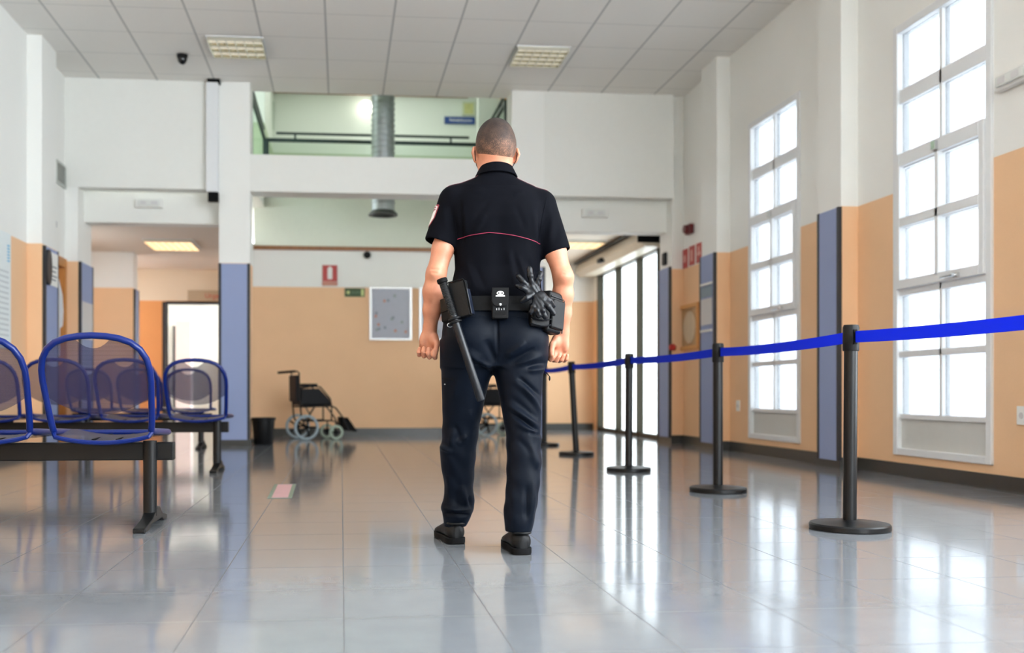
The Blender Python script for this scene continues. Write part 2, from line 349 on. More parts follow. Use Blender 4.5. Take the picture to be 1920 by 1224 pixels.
MB().box(-.37, 0, 0, .03, .05, .245).build('end_cap', M['matte'], op, bevel=.005)
MB().box(-.36, 0, .03, 3.75, .222, .25).build('top_cover', M['edge'], op)
MB().box(-.39, -.31, 1.9, 2.1, .03, .1).build('motion_sensor', M['black'], op, bevel=.015)
tag(MB().box(4.16, 4.2, 12.5, 12.62, 2.3, 2.46).build('door_switch', M['black'], bevel=.01), 'small black switch box above the pinkish panel by the glass doors', 'switch')
# doorway of the corridor: black frame
dd = struct(bpy.data.objects.new('door_2', None)); COL.objects.link(dd); dd.location = (-3.0, 17.38, 0)
MB().box(-.06, 0, 0, .24, 0, 2.2).box(1.44, 1.5, 0, .24, 0, 2.2).box(0, 1.44, 0, .24, 2.17, 2.21).build('door_frame', M['edge'], dd)
f = MB()
for y in (17.7, 18.65, 19.6, 20.55): f.box(-.87, -.82, y, y+.05, .1, 2.85)
f.box(-.87, -.82, 17.7, 20.6, 2.05, 2.1)
g_ = struct(f.build('added_entrance_glazing', M['winframe'])); MB().box(-.85, -.845, 17.75, 20.55, .1, 2.85).build('door_glass', M['glass'], g_, smooth=False)  # glazing added out of view as the entrance room's light source
struct(MB().box(-3.42, -3.37, 20.64, 20.7, 0, 2.0).build('trim_3', M['edge']))
# wooden door in the left wall
w = struct(bpy.data.objects.new('door_4', None)); COL.objects.link(w); w.location = (XL, 11.5, 0)
MB().box(-.2, .03, -.07, .03, 0, 2.24).box(-.2, .03, .69, .79-.05, 0, 2.24).box(-.2, .03, .03, .69, 2.13, 2.24).build('door_frame', M['wood'], w, bevel=.006)
l = MB().box(-.12, -.08, .03, .69, .01, 2.13).build('door_leaf', M['wood'], w, bevel=.004)
MB().tube([(-.08, .12, 1.03), (-.03, .12, 1.03), (-.03, .24, 1.03)], .011, 10).build('door_handle', M['steel'], l)

# ---- blue-grey carpeted panels with dark edges
def panel(label, faces, group='blue-grey pillar panels'):
    t = thing('wall_panel', label, 'panel', group=None)
    a = MB(); e = MB()
    for ax, p, q0, q1, z0, z1 in faces:                 # ax 'x+': faces +x at x=p, from y q0..q1
        s = 1 if ax[1] == '+' else -1; w = .035
        def bx(m_, u0, u1, v0, v1, d0, d1):
            d0, d1 = sorted((p+s*d0, p+s*d1))
            m_.box(d0, d1, u0, u1, v0, v1) if ax[0] == 'x' else m_.box(u0, u1, d0, d1, v0, v1)
        bx(a, q0+w, q1-w, z0, z1, 0, .028)
        bx(e, q0, q0+w, z0, z1+.004, 0, .034); bx(e, q1-w, q1, z0, z1+.004, 0, .034)
    a.build('carpet_face', M['panelblue'], t); e.build('dark_edge', M['edge'], t, bevel=.004)
    return t
panel('blue-grey panel on the pillar between the two bright windows', [('x-', 4.2, 8.0, 8.38, .07, 2.21)])
pr = panel('blue-grey notice panel on the pillar beyond the farther window', [('x-', 4.2, 10.8, 11.26, .07, 2.22)])
panel('pinkish-grey panel at the hall corner beside the glass doors', [('x-', 4.2, 12.33, 12.78, .07, 2.25)])
panel('tall blue panel on the front of the white column behind the bin', [('y-', YH, -1.485, -1.105, .07, 2.21)])
panel('blue panel edge on the white column behind the guard', [('y-', YH, 2.12, 2.54, .07, 2.21)])
pl = panel('blue panel with dark edge on the near left pillar by the wooden door', [('x+', -3.15, 10.84, 11.33, .07, 2.2)])
pe = panel('greyish panel on the left end pier at the corridor mouth', [('x+', -3.15, 12.28, 12.88, .07, 2.22)])
panel('dark-edged panel on the end of the corridor stub wall', [('x+', -3.12, 15.3, 15.58, .07, 2.2)])
def sheet(name, label, cat, m, *bx, parent=None, bevel=0): return tag(MB().box(*bx).build(name, m, bevel=bevel), label, cat)
M['lgrey'] = mat('pale_grey_card', (206, 204, 204), .6, var=.04)
sheet('notice', 'upper pale notice on the pillar panel beyond the farther window', 'notice', M['lgrey'], 4.164, 4.17, 10.86, 11.2, 1.42, 1.72)
sheet('notice', 'teal striped notice strip above the pale notice on the right pillar panel', 'notice', mat('teal_card', (130, 150, 165), .6), 4.163, 4.169, 10.86, 11.2, 1.74, 1.86)
sheet('notice_rail', 'white rail above the notices on the right pillar panel', 'rail', M['paper'], 4.155, 4.17, 10.86, 11.2, 1.875, 1.9)
sheet('notice_rail', 'white rail below the notices on the right pillar panel', 'rail', M['paper'], 4.155, 4.17, 10.86, 11.2, 1.34, 1.365)
nt = thing('notice', 'white printed notice at the top of the near left pillar panel', 'notice', (-3.118, 10.98, 1.98))
MB().box(0, .006, 0, .3, -.18, .18).build('sheet', M['paper'], nt)
ln = MB()
for k, z in enumerate((.02, -.03, -.08, -.12)): ln.box(.006, .008, .04, .26-.04*(k % 2), z, z+.014)
ln.build('printed_lines', mat('grey_ink', (110, 115, 125), .7), nt)
rd = MB(); rd.lathe([(.001, 0), (.19, 0), (.19, .03), (.001, .03)], axis='x'); q = rd.build('round_sign', M['edge']); q.location = (-3.118, 10.9, 1.98); q.scale = (1, .45, 1)
tag(q, 'dark rounded plate at the top edge of the near left pillar panel', 'plate')
hg = MB(); hg.prism([(11.66, 1.05), (11.66, 2.0), (11.8, 1.97), (11.95, 1.8), (12.0, 1.6), (11.97, 1.42), (11.85, 1.38), (11.84, 1.05)], 'x', -3.379, -3.24)
tag(hg.build('hanging_coat', mat('white_cotton', (226, 230, 236), .9, bump=.3, bscale=20), bevel=.02), 'white garment hanging by the wooden door on the left', 'garment')
sheet('notice', 'pale notice on the greyish panel of the left end pier', 'notice', M['lgrey'], -3.12, -3.114, 12.34, 12.82, 1.3, 1.75)

# ---- signs, boards, boxes on the walls
po = thing('poster', 'tall pale information poster cut off at the left edge', 'poster', (-3.295, 9.3, 1.08))
MB().box(0, .012, 0, .95, 0, 1.14).build('sheet', mat('pale_blue_sheet', (226, 234, 236), .5, var=.02), po)
pm = MB()
for k in range(6): pm.box(.012, .014, .84, .91, .86+.03*k, .875+.03*k)
pm.build('blue_print', mat('cyan_ink', (96, 176, 214), .6), po)
pm = MB()
for k in range(13): pm.box(.012, .014, .12+.05*(k % 3), .88, .12+.052*k, .138+.052*k)
pm.build('grey_print', mat('pale_grey_ink', (196, 204, 208), .6), po)
def board(label, x0, x1, cards):
    t = thing('notice_board', label, 'notice board', (x0, 14.93, 1.43)); w = x1-x0
    MB().box(.03, w-.03, -.01, .02, .03, .77).build('board_face', mat('grey_felt', (180, 184, 196), .9, var=.05), t)
    MB().box(0, .035, -.025, .02, 0, .8).box(w-.035, w, -.025, .02, 0, .8).box(.035, w-.035, -.025, .02, 0, .03).box(.035, w-.035, -.025, .02, .77, .8).build('board_frame', mat('pale_aluminium', (220, 220, 220), .35, .4), t, bevel=.004)
    cs = [mat('pin_note_%d' % k, c, .7) for k, c in enumerate(((140, 146, 160), (196, 140, 120), (150, 160, 158)))]
    for k in range(cards):
        x = .06+random.random()*(w-.16); z = .08+random.random()*.6
        MB().box(x, x+.035, -.016, -.01, z, z+.04).build('pinned_note', cs[k % 3], t)
board('grey felt notice board with aluminium frame left of the guard', .42, 1.06, 14)
board('grey notice board half hidden behind the guard', 1.17, 1.71, 6)
s = thing('fire_extinguisher_sign', 'red sign with white cylinder above the wheelchair', 'sign', (-.28, 14.94, 2.24))
MB().box(0, .22, -.006, 0, .07, .31).build('red_plate', M['red'], s); MB().box(.075, .145, -.01, -.006, .1, .27).box(.095, .125, -.01, -.006, .27, .29).build('pictogram', M['paper'], s)
MB().box(0, .22, -.005, 0, .0, .068).build('caption_strip', mat('pale_red_strip', (208, 160, 140), .6), s); text('caption', 'EXTINTOR', .05, M['red'], s, (.11, -.007, .034))
s = thing('exit_sign', 'small green exit sign left of the notice board', 'sign', (.05, 14.94, 2.08)); MB().box(0, .3, -.006, 0, 0, .13).build('green_plate', mat('exit_green', (44, 74, 30), .5), s)
pg = mat('pale_green', (196, 206, 140), .6); MB().prism([(.02, .065), (.06, .1), (.06, .085), (.075, .085), (.075, .045), (.06, .045), (.06, .03)], 'y', -.01, -.006).build('arrow', pg, s); MB().box(.245, .285, -.01, -.006, .015, .115).build('door_symbol', pg, s)
text('caption', 'SALIDA', .04, mat('grey_green', (110, 140, 110), .6), s, (.165, -.008, .065))
s = thing('department_sign', 'blue lettered sign on the upstairs gallery wall', 'sign', (1.87, 17.97, 5.54)); MB().box(0, .56, -.02, .02, 0, .125).build('blue_plate', mat('sign_blue', (16, 62, 130), .4), s, bevel=.004)
text('lettering', 'Rehabilitación', .075, M['paper'], s, (.3, -.022, .062))
s = thing('department_sign', 'beige sign with red lettering over the corridor doorway', 'sign', (-2.63, 17.37, 2.22)); MB().box(0, .85, 0, .02, 0, .18).build('sign_plate', mat('beige_plate', (188, 170, 144), .5), s)
text('lettering', 'Urgencias', .12, mat('faded_red', (196, 84, 76), .6), s, (.53, -.003, .085))
s = thing('picture', 'small yellowish picture on the gallery wall above the blue sign', 'picture', (2.2, 17.97, 5.7)); MB().box(0, .23, 0, .03, 0, .25).build('frame', mat('pale_frame', (196, 204, 176), .5), s); MB().box(.03, .2, -.004, 0, .03, .22).build('print', mat('yellow_print', (190, 190, 130), .6, var=.4, nscale=30), s)
s = thing('picture', 'narrow dark framed picture at the left of the gallery wall', 'picture', (-1.3, 17.97, 5.35)); MB().box(0, .09, -.02, .03, 0, .5).build('frame', mat('grey_frame', (150, 170, 150), .5), s); MB().box(.01, .08, -.024, -.02, .1, .22).build('print', mat('brown_print', (140, 90, 50), .6), s)
for yy, zt, lab, n in ((12.15, 2.46, 'first red fire sign nearest the glass doors', 0), (11.9, 2.47, 'middle red fire sign of the three on the right wall', 1), (11.65, 2.47, 'third red fire sign next to the notice panel', 2)):
    s = thing('fire_sign', lab, 'sign', (XR-.002, yy, zt-.24)); MB().box(-.006, 0, 0, .19, 0, .24).build('red_plate', M['red'], s)
    (MB().lathe([(.001, -.009), (.05, -.009), (.05, -.006), (.001, -.006)], (0, .095, .12), axis='x') if n == 0 else MB().box(-.009, -.006, .06, .13, .05, .19) if n == 1 else MB().box(-.009, -.006, .04, .15, .09, .13).box(-.009, -.006, .08, .12, .13, .2)).build('pictogram', mat('faded_pink', (214, 160, 150), .6), s)
s = thing('fire_alarm', 'dark red fire alarm sounder high on the right wall', 'alarm', (XR, 12.02, 2.68)); MB().box(-.06, 0, -.09, .09, -.06, .06).build('base', mat('dark_red', (104, 30, 32), .4), s, bevel=.01); MB().lathe([(.05, -.1), (.055, -.06), (.001, -.06)], axis='x').build('sounder', mat('dark_red_dome', (96, 26, 30), .3), s)
cb = thing('hose_cabinet', 'framed fire hose cabinet with glazed front on the right wall', 'cabinet', (XR, 11.72, 1.18))
MB().box(-.04, 0, 0, .7, 0, .05).box(-.04, 0, 0, .7, .52, .57).box(-.04, 0, 0, .05, .05, .52).box(-.04, 0, .65, .7, .05, .52).build('cabinet_frame', mat('orange_lacquer', (214, 158, 96), .5), cb, bevel=.005)
MB().box(-.015, 0, .05, .65, .05, .52).build('back_plate', mat('bronze_back', (176, 138, 92), .35), cb)
MB().lathe([(.001, 0), (.2, 0), (.2, -.012), (.001, -.012)], (-.015, .32, .28), axis='x').build('hose_reel', mat('pale_hose', (214, 196, 170), .6, var=.2, nscale=40), cb)
MB().box(-.034, -.03, .05, .65, .05, .52).build('glass_front', M['glass'], cb)
tag(MB().lathe([(.03, -.04), (.045, -.02), (.045, 0), (.001, 0)], (4.2, 12.31-.001, 1.22), axis='y').build('alarm_button', M['red']), 'small red alarm button on the orange pillar side', 'button')
for yy, lab in ((10.55, 'white wall socket left of the farther window'), (5.98, 'white wall socket at the right edge by the near window')):
    s = thing('wall_socket', lab, 'socket', (XR, yy, .5)); MB().box(-.012, 0, -.045, .045, -.06, .06).build('cover_plate', M['paper'], s, bevel=.004); MB().lathe([(.001, -.014), (.02, -.014), (.022, -.011)], (0, 0, 0), axis='x', n=16).build('socket_well', M['lgrey'], s)
def emlight(label, loc, rz):
    t = thing('emergency_light', label, 'light', loc, rz); MB().box(-.17, .17, 0, .05, -.055, .055).build('housing', mat('white_abs', (228, 228, 224), .4), t, bevel=.012)
    MB().box(-.13, .13, -.02, 0, -.035, .035).build('diffuser', mat('clear_diffuser', (222, 224, 220), .15), t, bevel=.01); [MB().box(a, a+.07, -.024, -.02, -.02, .02).build('lamp_cell', M['lgrey'], t) for a in (-.1, .03)]
emlight('white emergency light on the lintel over the left corridor', (-2.36, YH+.245, 2.98), 0)
emlight('white emergency light on the lintel right of the guard', (3.25, YH+.245, 2.95), 0)
emlight('white emergency light high on the right wall at the photo edge', (XR-.055, 6.02, 2.68), R(-90))
vg = thing('vent_grille', 'square metal vent grille high on the left wall', 'vent', (XL, 11.85, 3.08))
MB().box(0, .02, 0, .4, 0, .03).box(0, .02, 0, .4, .24, .27).box(0, .02, 0, .03, .03, .24).box(0, .02, .37, .4, .03, .24).build('vent_frame', mat('grey_vent', (186, 190, 184), .5), vg)
v = MB()
for k in range(9): v.box(0, .014, .03, .37, .035+.024*k, .045+.024*k)
v.build('slats', mat('grey_slat', (150, 154, 148), .5), vg)
tag(MB().box(XL, XL+.03, 11.78, 11.82, 2.55, 2.62).build('wall_hook', M['steel']), 'tiny metal hook on the white left wall above the wooden door', 'hook')
cs = thing('vertical_casing', 'white vertical casing with black end caps beside the left column', 'casing', (-1.55, YH-.06, 3.06)); MB().box(-.07, .07, -.06, .06, 0, 1.32).build('casing', M['winframe'], cs, bevel=.006)
MB().box(-.05, .07, -.05, .05, -.11, 0).build('bottom_cap', M['matte'], cs); MB().box(-.06, .09, -.06, .06, 1.32, 1.36).build('top_cap', M['matte'], cs)
def dome(label, loc, r):
    t = thing('dome_camera', label, 'camera', loc); MB().lathe([(r*1.1, 0), (r*1.1, -.03), (r, -.035)]).build('camera_base', M['black'], t); MB().ball((0, 0, -.04), (r, r, r*1.3), 18, 10).build('dome', mat('smoked_dome', (14, 15, 17), .12), t)
dome('black dome camera under the ceiling at the upper left', (-1.77, 11.3, ZC), .055)
tt = thing('dome_camera', 'small black camera on the white back wall under the brown trim', 'camera', (.385, 14.95, 2.7)); MB().box(-.03, .03, -.06, 0, -.02, .03).build('camera_bracket', M['black'], tt); MB().ball((0, -.09, 0), .055).build('dome', M['black'], tt)

# ---- recessed louvre lights
def louvre(label, x0, y0, wx, wy, z, nx, ny, warm=False, glow=0):
    t = thing('ceiling_light', label, 'light', (x0, y0, z)); fr = MB(); e = .018
    fr.box(0, wx, 0, e, -.008, .0).box(0, wx, wy-e, wy, -.008, .0).box(0, e, e, wy-e, -.008, .0).box(wx-e, wx, e, wy-e, -.008, .0)
    fr.build('trim_frame', M['winframe'], t)
    lo = MB(); dz = -.045
    for k in range(nx+1): x = e+(wx-2*e)*k/nx; lo.box(x-.004, x+.004, e, wy-e, dz, -.002)
    for k in range(ny+1): y = e+(wy-2*e)*k/ny; lo.box(e, wx-e, y-.004, y+.004, dz, -.002)
    lo.build('louvre', mat('mirror_louvre', (232, 230, 214), .18, .85), t)
    MB().box(e, wx-e, e, wy-e, -.012, -.006).build('reflector', mat('light_reflector', (214, 208, 186), .12, .9, var=.3, nscale=7), t)
    tb = MB()
    for k in range(ny): y = e+(wy-2*e)*(k+.5)/ny; tb.cyl((e+.01, y, -.024), (wx-e-.01, y, -.024), .011, n=10)
    tb.build('lamp_tubes', mat('lamp_tube', (255, 246, 226) if not warm else (255, 214, 170), .4, emit=glow), t)
louvre('square louvre ceiling light at the upper left beside the dome camera', -1.433, 10.66, .61, .6, ZC, 6, 3, glow=.04)
louvre('square louvre ceiling light above and right of the guard', 1.9, 10.64, .6, .6, ZC, 6, 4, glow=.04)
louvre('louvre light with warm glints in the corridor ceiling', -2.73, 13.95, .68, .85, 2.76, 7, 4, True, .3)
louvre('louvre light in the ceiling before the glass doors', 3.28, 14.4, .64, .6, 2.9, 5, 3, True, .3)
light('corridor_lamp', 'AREA', (-2.39, 14.375, 2.752), (0, 0, 0), 4, (1, .76, .45), .6, .75)
light('vestibule_lamp', 'AREA', (3.6, 14.7, 2.892), (0, 0, 0), 3, (1, .8, .55), .55, .5)

# ---- gallery: duct, railings, globe lamp
du = thing('ventilation_duct', 'grey spiral ventilation duct hanging down through the upper opening', 'duct', (.565, 13.5, 3.06))
prof = [(.155, .05)]
for k in range(42): z = .1+k*.075; prof += [(.152, z), (.152, z+.05), (.162, z+.056), (.162, z+.069)]
MB().lathe(prof, n=36).build('spiral_pipe', mat('galvanised_sheet', (168, 174, 176), .42, .6, var=.1), du); MB().lathe([(.15, .06), (.2, .01), (.2, -.01), (.15, -.015), (.14, .05)]).build('outlet_flange', mat('dark_flange', (70, 72, 68), .5, .5), du)
def railing(label, p, q, sub=True):
    t = thing('gallery_railing', label, 'railing', (0, 0, 0)); p, q = Vector(p), Vector(q); dv = (q-p).normalized(); n = Vector((dv.y, -dv.x, 0)); rail_m = mat('dark_green_rail', (30, 52, 50), .45)
    def seg(m_, a, b, z0, z1, w):
        A, B = p+dv*a, p+dv*b; vs = [A+n*w, B+n*w, B-n*w, A-n*w]; m_.add([(v.x, v.y, z) for z in (z0, z1) for v in vs], [(0, 1, 2, 3), (4, 5, 6, 7), (0, 1, 5, 4), (1, 2, 6, 5), (2, 3, 7, 6), (3, 0, 4, 7)])
    L = (q-p).length; f = MB(); seg(f, 0, L, 4.40, 4.45, .02); seg(f, 0, .05, 3.55, 4.4, .02); seg(f, L-.05, L, 3.55, 4.4, .02); seg(f, 0, L, 3.6, 3.64, .02); f.build('rail_frame', rail_m, t)
    h = MB(); a = p+dv*.16; b = p+dv*(L-.16); h.cyl((a.x, a.y, 4.53), (b.x, b.y, 4.53), .02, n=10)
    for k in (.16+.28, L-.16-.28): c = p+dv*k; h.cyl((c.x, c.y, 4.44), (c.x, c.y, 4.53), .016, n=8)
    h.build('handrail', rail_m, t)
    g = MB(); seg(g, .05, L-.05, 3.64, 4.4, .005); g.build('glass_panel', M['greenglass'], t, smooth=False)
railing('green-tinted glass gallery railing across the back of the upper opening', (-1.13, 15.02, 0), (2.1, 15.02, 0))
railing('glass gallery railing at the left side of the upper opening', (-1.14, 12.75, 0), (-1.14, 14.95, 0)); railing('glass gallery railing at the right side of the upper opening', (2.13, 12.75, 0), (2.13, 14.95, 0))
gl = thing('globe_lamp', 'glowing white globe lamp on the gallery wall beside the duct', 'lamp', (.44, 17.98, 5.75)); MB().lathe([(.06, -.03), (.06, 0)], axis='y').build('wall_mount', M['winframe'], gl); MB().ball((0, -.15, 0), .125, 20, 12).build('globe', mat('opal_globe', (255, 252, 240), .4, emit=.45), gl)
# ================================================================== furniture in the hall
# ---- belt stanchions
def belt_mat():
    n = NT('blue_webbing'); c = (*lin((3, 58, 205)), 1); n.b.inputs['Base Color'].default_value = c; n.b.inputs['Roughness'].default_value = .7
    t = n.new('ShaderNodeBsdfTranslucent'); t.inputs[0].default_value = c; mx = n.new('ShaderNodeMixShader'); mx.inputs[0].default_value = .55
    n.lk(n.b.outputs[0], mx.inputs[1]); n.lk(t.outputs[0], mx.inputs[2]); n.lk(mx.outputs[0], n.out.inputs[0]); n.bump(n.noise(600, 2, n.obj()), .2, .0005); return n.m
M['beltblue'] = belt_mat()
M['satin'] = mat('satin_black_metal', (9, 10, 12), .38, spec=.3, var=.1)
PO = [(2.44, 2.62), (2.40, 4.50), (2.45, 6.28), (2.36, 8.0), (2.43, 10.12), (2.46, 11.9)]
LEAN = [0, .4, 0, .3, -3.2, 0]
lab = ['black belt stanchion beyond the right edge with blue belt running into view', 'nearest and largest black belt stanchion in view, at the right', 'second black belt stanchion from the right, before the notice panel',
       'third black belt stanchion from the right, before the glass doors', 'leaning black belt stanchion beside the hand of the guard', 'farthest black belt stanchion half hidden behind the leg of the guard']
def belt_mesh(a, b, dip=.012):
    m = MB(); n = 14; hh = .027; vs = []; a, b = Vector(a), Vector(b); d = (b-a).normalized(); w = Vector((d.y, -d.x, 0)).normalized()*.0012
    for i in range(n+1):
        t = i/n; c = a.lerp(b, t); c.z -= dip*4*t*(1-t)
        for s in (-1, 1):
            for u in (-1, 1): vs.append(c+w*u+Vector((0, 0, hh*s)))
    fs = []
    for i in range(n):
        k = 4*i
        for p, q in ((0, 1), (1, 3), (3, 2), (2, 0)): fs.append((k+p, k+q, k+4+q, k+4+p))
    fs += [(0, 2, 3, 1), (4*n, 4*n+1, 4*n+3, 4*n+2)]
    return m.add(vs, fs)
for i, (x, y) in enumerate(PO):
    t = thing('belt_stanchion', lab[i], 'stanchion', (x, y, 0), 0, 'belt stanchions along the right of the hall'); t.rotation_euler = (0, R(LEAN[i]), 0) if i != 4 else (0, 0, 0)
    tilt = Matrix.Rotation(R(LEAN[i]), 4, 'Y'); t.rotation_euler = (0, 0, 0)
    MB().lathe([(.001, 0), (.178, 0), (.182, .004), (.182, .024), (.176, .031), (.06, .04), (.034, .046), (.001, .046)], n=48).build('base', M['satin'], t)
    MB().lathe([(.031, .035), (.031, .86), (.001, .86)], n=28, mx=tilt).build('post', M['satin'], t)
    h = MB(); h.lathe([(.001, .845), (.035, .845), (.037, .85), (.037, .955), (.033, .968), (.001, .97)], n=28, mx=tilt)
    hd = h.build('belt_head', M['black'], t)
    sl = MB(); tz = tilt @ Vector((0, 0, .91))
    [MB().box(tz.x-.008, tz.x+.008, a, a+.014, .875, .945).build('belt_clip', M['matte'], hd) for a in (-.044, .03)]
    if i:
        px, py = PO[i-1]; top = Matrix.Rotation(R(LEAN[i-1]), 4, 'Y') @ Vector((0, 0, .91))
        belt_mesh((tz.x, -.04, .91), (px-x+top.x, py-y+.04, .91)).build('belt', M['beltblue'], t, smooth=False)

# ---- beam seating
def perf_mat():
    n = NT('perforated_blue_sheet'); o = n.obj(); sx = n.new('ShaderNodeSeparateXYZ'); n.lk(o, sx.inputs[0]); k = 2*PI/.0062
    r = n.math('ADD', sx.outputs[1], sx.outputs[2])
    f = n.math('MULTIPLY', n.math('SINE', n.math('MULTIPLY', sx.outputs[0], k)), n.math('SINE', n.math('MULTIPLY', r, k)))
    hole = n.math('ADD', .24, n.math('MULTIPLY', n.math('ABSOLUTE', f), .22))
    n.b.inputs['Base Color'].default_value = (*lin((48, 44, 76)), 1); n.b.inputs['Roughness'].default_value = .35; n.b.inputs['Metallic'].default_value = .2
    tr = n.new('ShaderNodeBsdfTransparent'); mx = n.new('ShaderNodeMixShader'); n.lk(n.math('MULTIPLY', hole, 1), mx.inputs[0]); n.lk(n.b.outputs[0], mx.inputs[1]); n.lk(tr.outputs[0], mx.inputs[2]); n.lk(mx.outputs[0], n.out.inputs[0]); return n.m
M['perf'] = perf_mat(); M['tube'] = mat('royal_blue_enamel', (3, 28, 98), .28, spec=.35, var=.04)
M['seatpan'] = mat('dark_blue_sheet', (26, 40, 104), .3, var=.05)
def loop_pts():
    """the backrest hoop, from lower left round the top to lower right; y 0 at the seat, the hoop leans back to -y"""
    P = []; hw = .236
    half = [(.222, .475), (.226, .50), (.231, .56), (.236, .64), (.240, .70), (.239, .75), (.228, .80), (.203, .842), (.165, .872), (.115, .890), (.06, .899), (0, .902)]
    pts = [(x, z) for x, z in half]+[(-x, z) for x, z in half[-2::-1]]
    return [(x, -.235-.20*(z-.475)/.43*1.0, z) for x, z in pts[::-1]]
def back_y(z): return -.235-.20*(z-.475)/.43
def make_seat(parent, x):
    s = MB(); lp = loop_pts(); sides = []
    # hoop, then along the seat side rails to the front
    left = [(-.222, -.225, .468), (-.226, -.19, .466), (-.232, .1, .452), (-.225, .2, .447), (-.19, .235, .444)]
    right = [(-a, b, c) for a, b, c in left]
    path = left[::-1]+lp+right
    s.tube(path, .0152, 12, closed=True)
    f = s.build('seat_frame', M['tube'], parent); f.location = (x, 0, 0)
    # perforated back: between the hoop sides, scooped at the top (hand hold), rounded at the bottom
    b = MB(); N, K = 28, 16; vs = []
    def half_w(z):
        zs = [.475, .56, .64, .70, .75, .80, .842, .872, .89, .902]; ws = [.222, .231, .236, .240, .239, .228, .203, .165, .115, 0]
        return float(np.interp(z, zs, ws))
    for i in range(N+1):
        u = -1+2*i/N; xx = .234*u
        zt = .902-.03*abs(u)**2-.0; zs_ = np.linspace(.6, .902, 200); ok = [z for z in zs_ if half_w(z) >= abs(xx)]; zt = ok[-1] if ok else .7
        zt = min(zt, .846+.05*(min(1, abs(xx)/.085))**2) if abs(xx) < .085 else zt
        zb = .548+.085*abs(u)**2.2
        for j in range(K+1): z = zb+(zt-zb)*j/K; vs.append((xx, back_y(z)+.018*(u*u-1)*.0, z))
    b.add(vs, [(i*(K+1)+j, (i+1)*(K+1)+j, (i+1)*(K+1)+j+1, i*(K+1)+j+1) for i in range(N) for j in range(K)])
    q = b.build('backrest_mesh', M['perf'], f)
    # seat pan: curved sheet, waterfall at the front, rolled at the rear
    p = MB(); prof = [(-.25, .43), (-.235, .425), (-.215, .428), (-.17, .438), (-.05, .45), (.08, .456), (.18, .452), (.225, .44), (.245, .42)]; vs = []; K = 14
    for y_, z_ in prof:
        for k in range(K+1):
            u = -1+2*k/K; vs.append((.222*u, y_, z_-.030*(1-u*u)*(1 if y_ < .2 else .6)+.012))
    p.add(vs, [(i*(K+1)+k, i*(K+1)+k+1, (i+1)*(K+1)+k+1, (i+1)*(K+1)+k) for i in range(len(prof)-1) for k in range(K)])
    pan = p.build('seat_mesh', M['perf'], f)
    r = MB(); r.tube([(-.222, -.232, .462)]+[(.222*u, -.248, .445-.03*(1-u*u)) for u in np.linspace(-.95, .95, 13)]+[(.222, -.232, .462)], .011, 8); r.build('rear_rail', M['tube'], f)
    k = MB(); k.box(-.05, .05, -.16, .16, .402, .412); k.prism([(-.2, .43), (.2, .44), (.12, .405), (-.12, .405)], 'x', -.06, -.05).prism([(-.2, .43), (.2, .44), (.12, .405), (-.12, .405)], 'x', .05, .06); k.cyl((0, -.06, .395), (0, -.06, .41), .008, n=8)
    k.build('seat_bracket', M['matte'], f)
    return f
def make_bench(label, loc, x_end, seats, legs, x_left):
    t = thing('beam_bench', label, 'bench', loc, 0, 'rows of blue beam seating')
    MB().box(x_left, x_end, -.03, .03, .318, .405).build('beam', M['satin'], t, bevel=.006)
    for lx in legs:
        l = MB(); l.tube([(lx, -.045, .05), (lx, -.045, .415)], .033, 16, flat=.7); leg = l.build('leg', M['satin'], t)
        b = MB(); b.prism([(-.31, 0), (-.31, .022), (-.12, .045), (-.02, .085), (.06, .085), (.14, .04), (.26, .022), (.26, 0), (.18, 0), (.12, .02), (-.16, .02), (-.22, 0)], 'x', lx-.03, lx+.03); b.build('foot', M['satin'], leg, bevel=.006)
    first = None
    for sx in seats:
        if first is None: first = make_seat(t, sx)
        else: c = copy_tree(first, t); c.location = (sx, 0, 0)
    return t
make_bench('nearest blue beam bench at the left, cut off by the photo edge', (0, 4.97, 0), -.815, [-1.105, -1.655], [-.925, -2.2], -2.3)
make_bench('middle blue beam bench whose end seat stands by the blue column', (0, 8.35, 0), -.93, [-1.15, -1.685, -2.22, -2.755], [-1.02, -2.9], -3.1)
make_bench('farthest blue beam bench seen through the seats of the middle one', (0, 11.75, 0), -1.5, [-1.71, -2.26, -2.81], [-1.62, -2.9], -3.08)

# ---- waste bin
t = thing('waste_bin', 'black plastic waste bin at the foot of the blue column', 'bin', (-.96, 12.42, 0))
MB().lathe([(.001, 0), (.112, 0), (.118, .008), (.138, .30), (.15, .305), (.152, .335), (.144, .335), (.134, .31), (.11, .02), (.001, .02)], n=36).build('bin_body', M['black'], t)

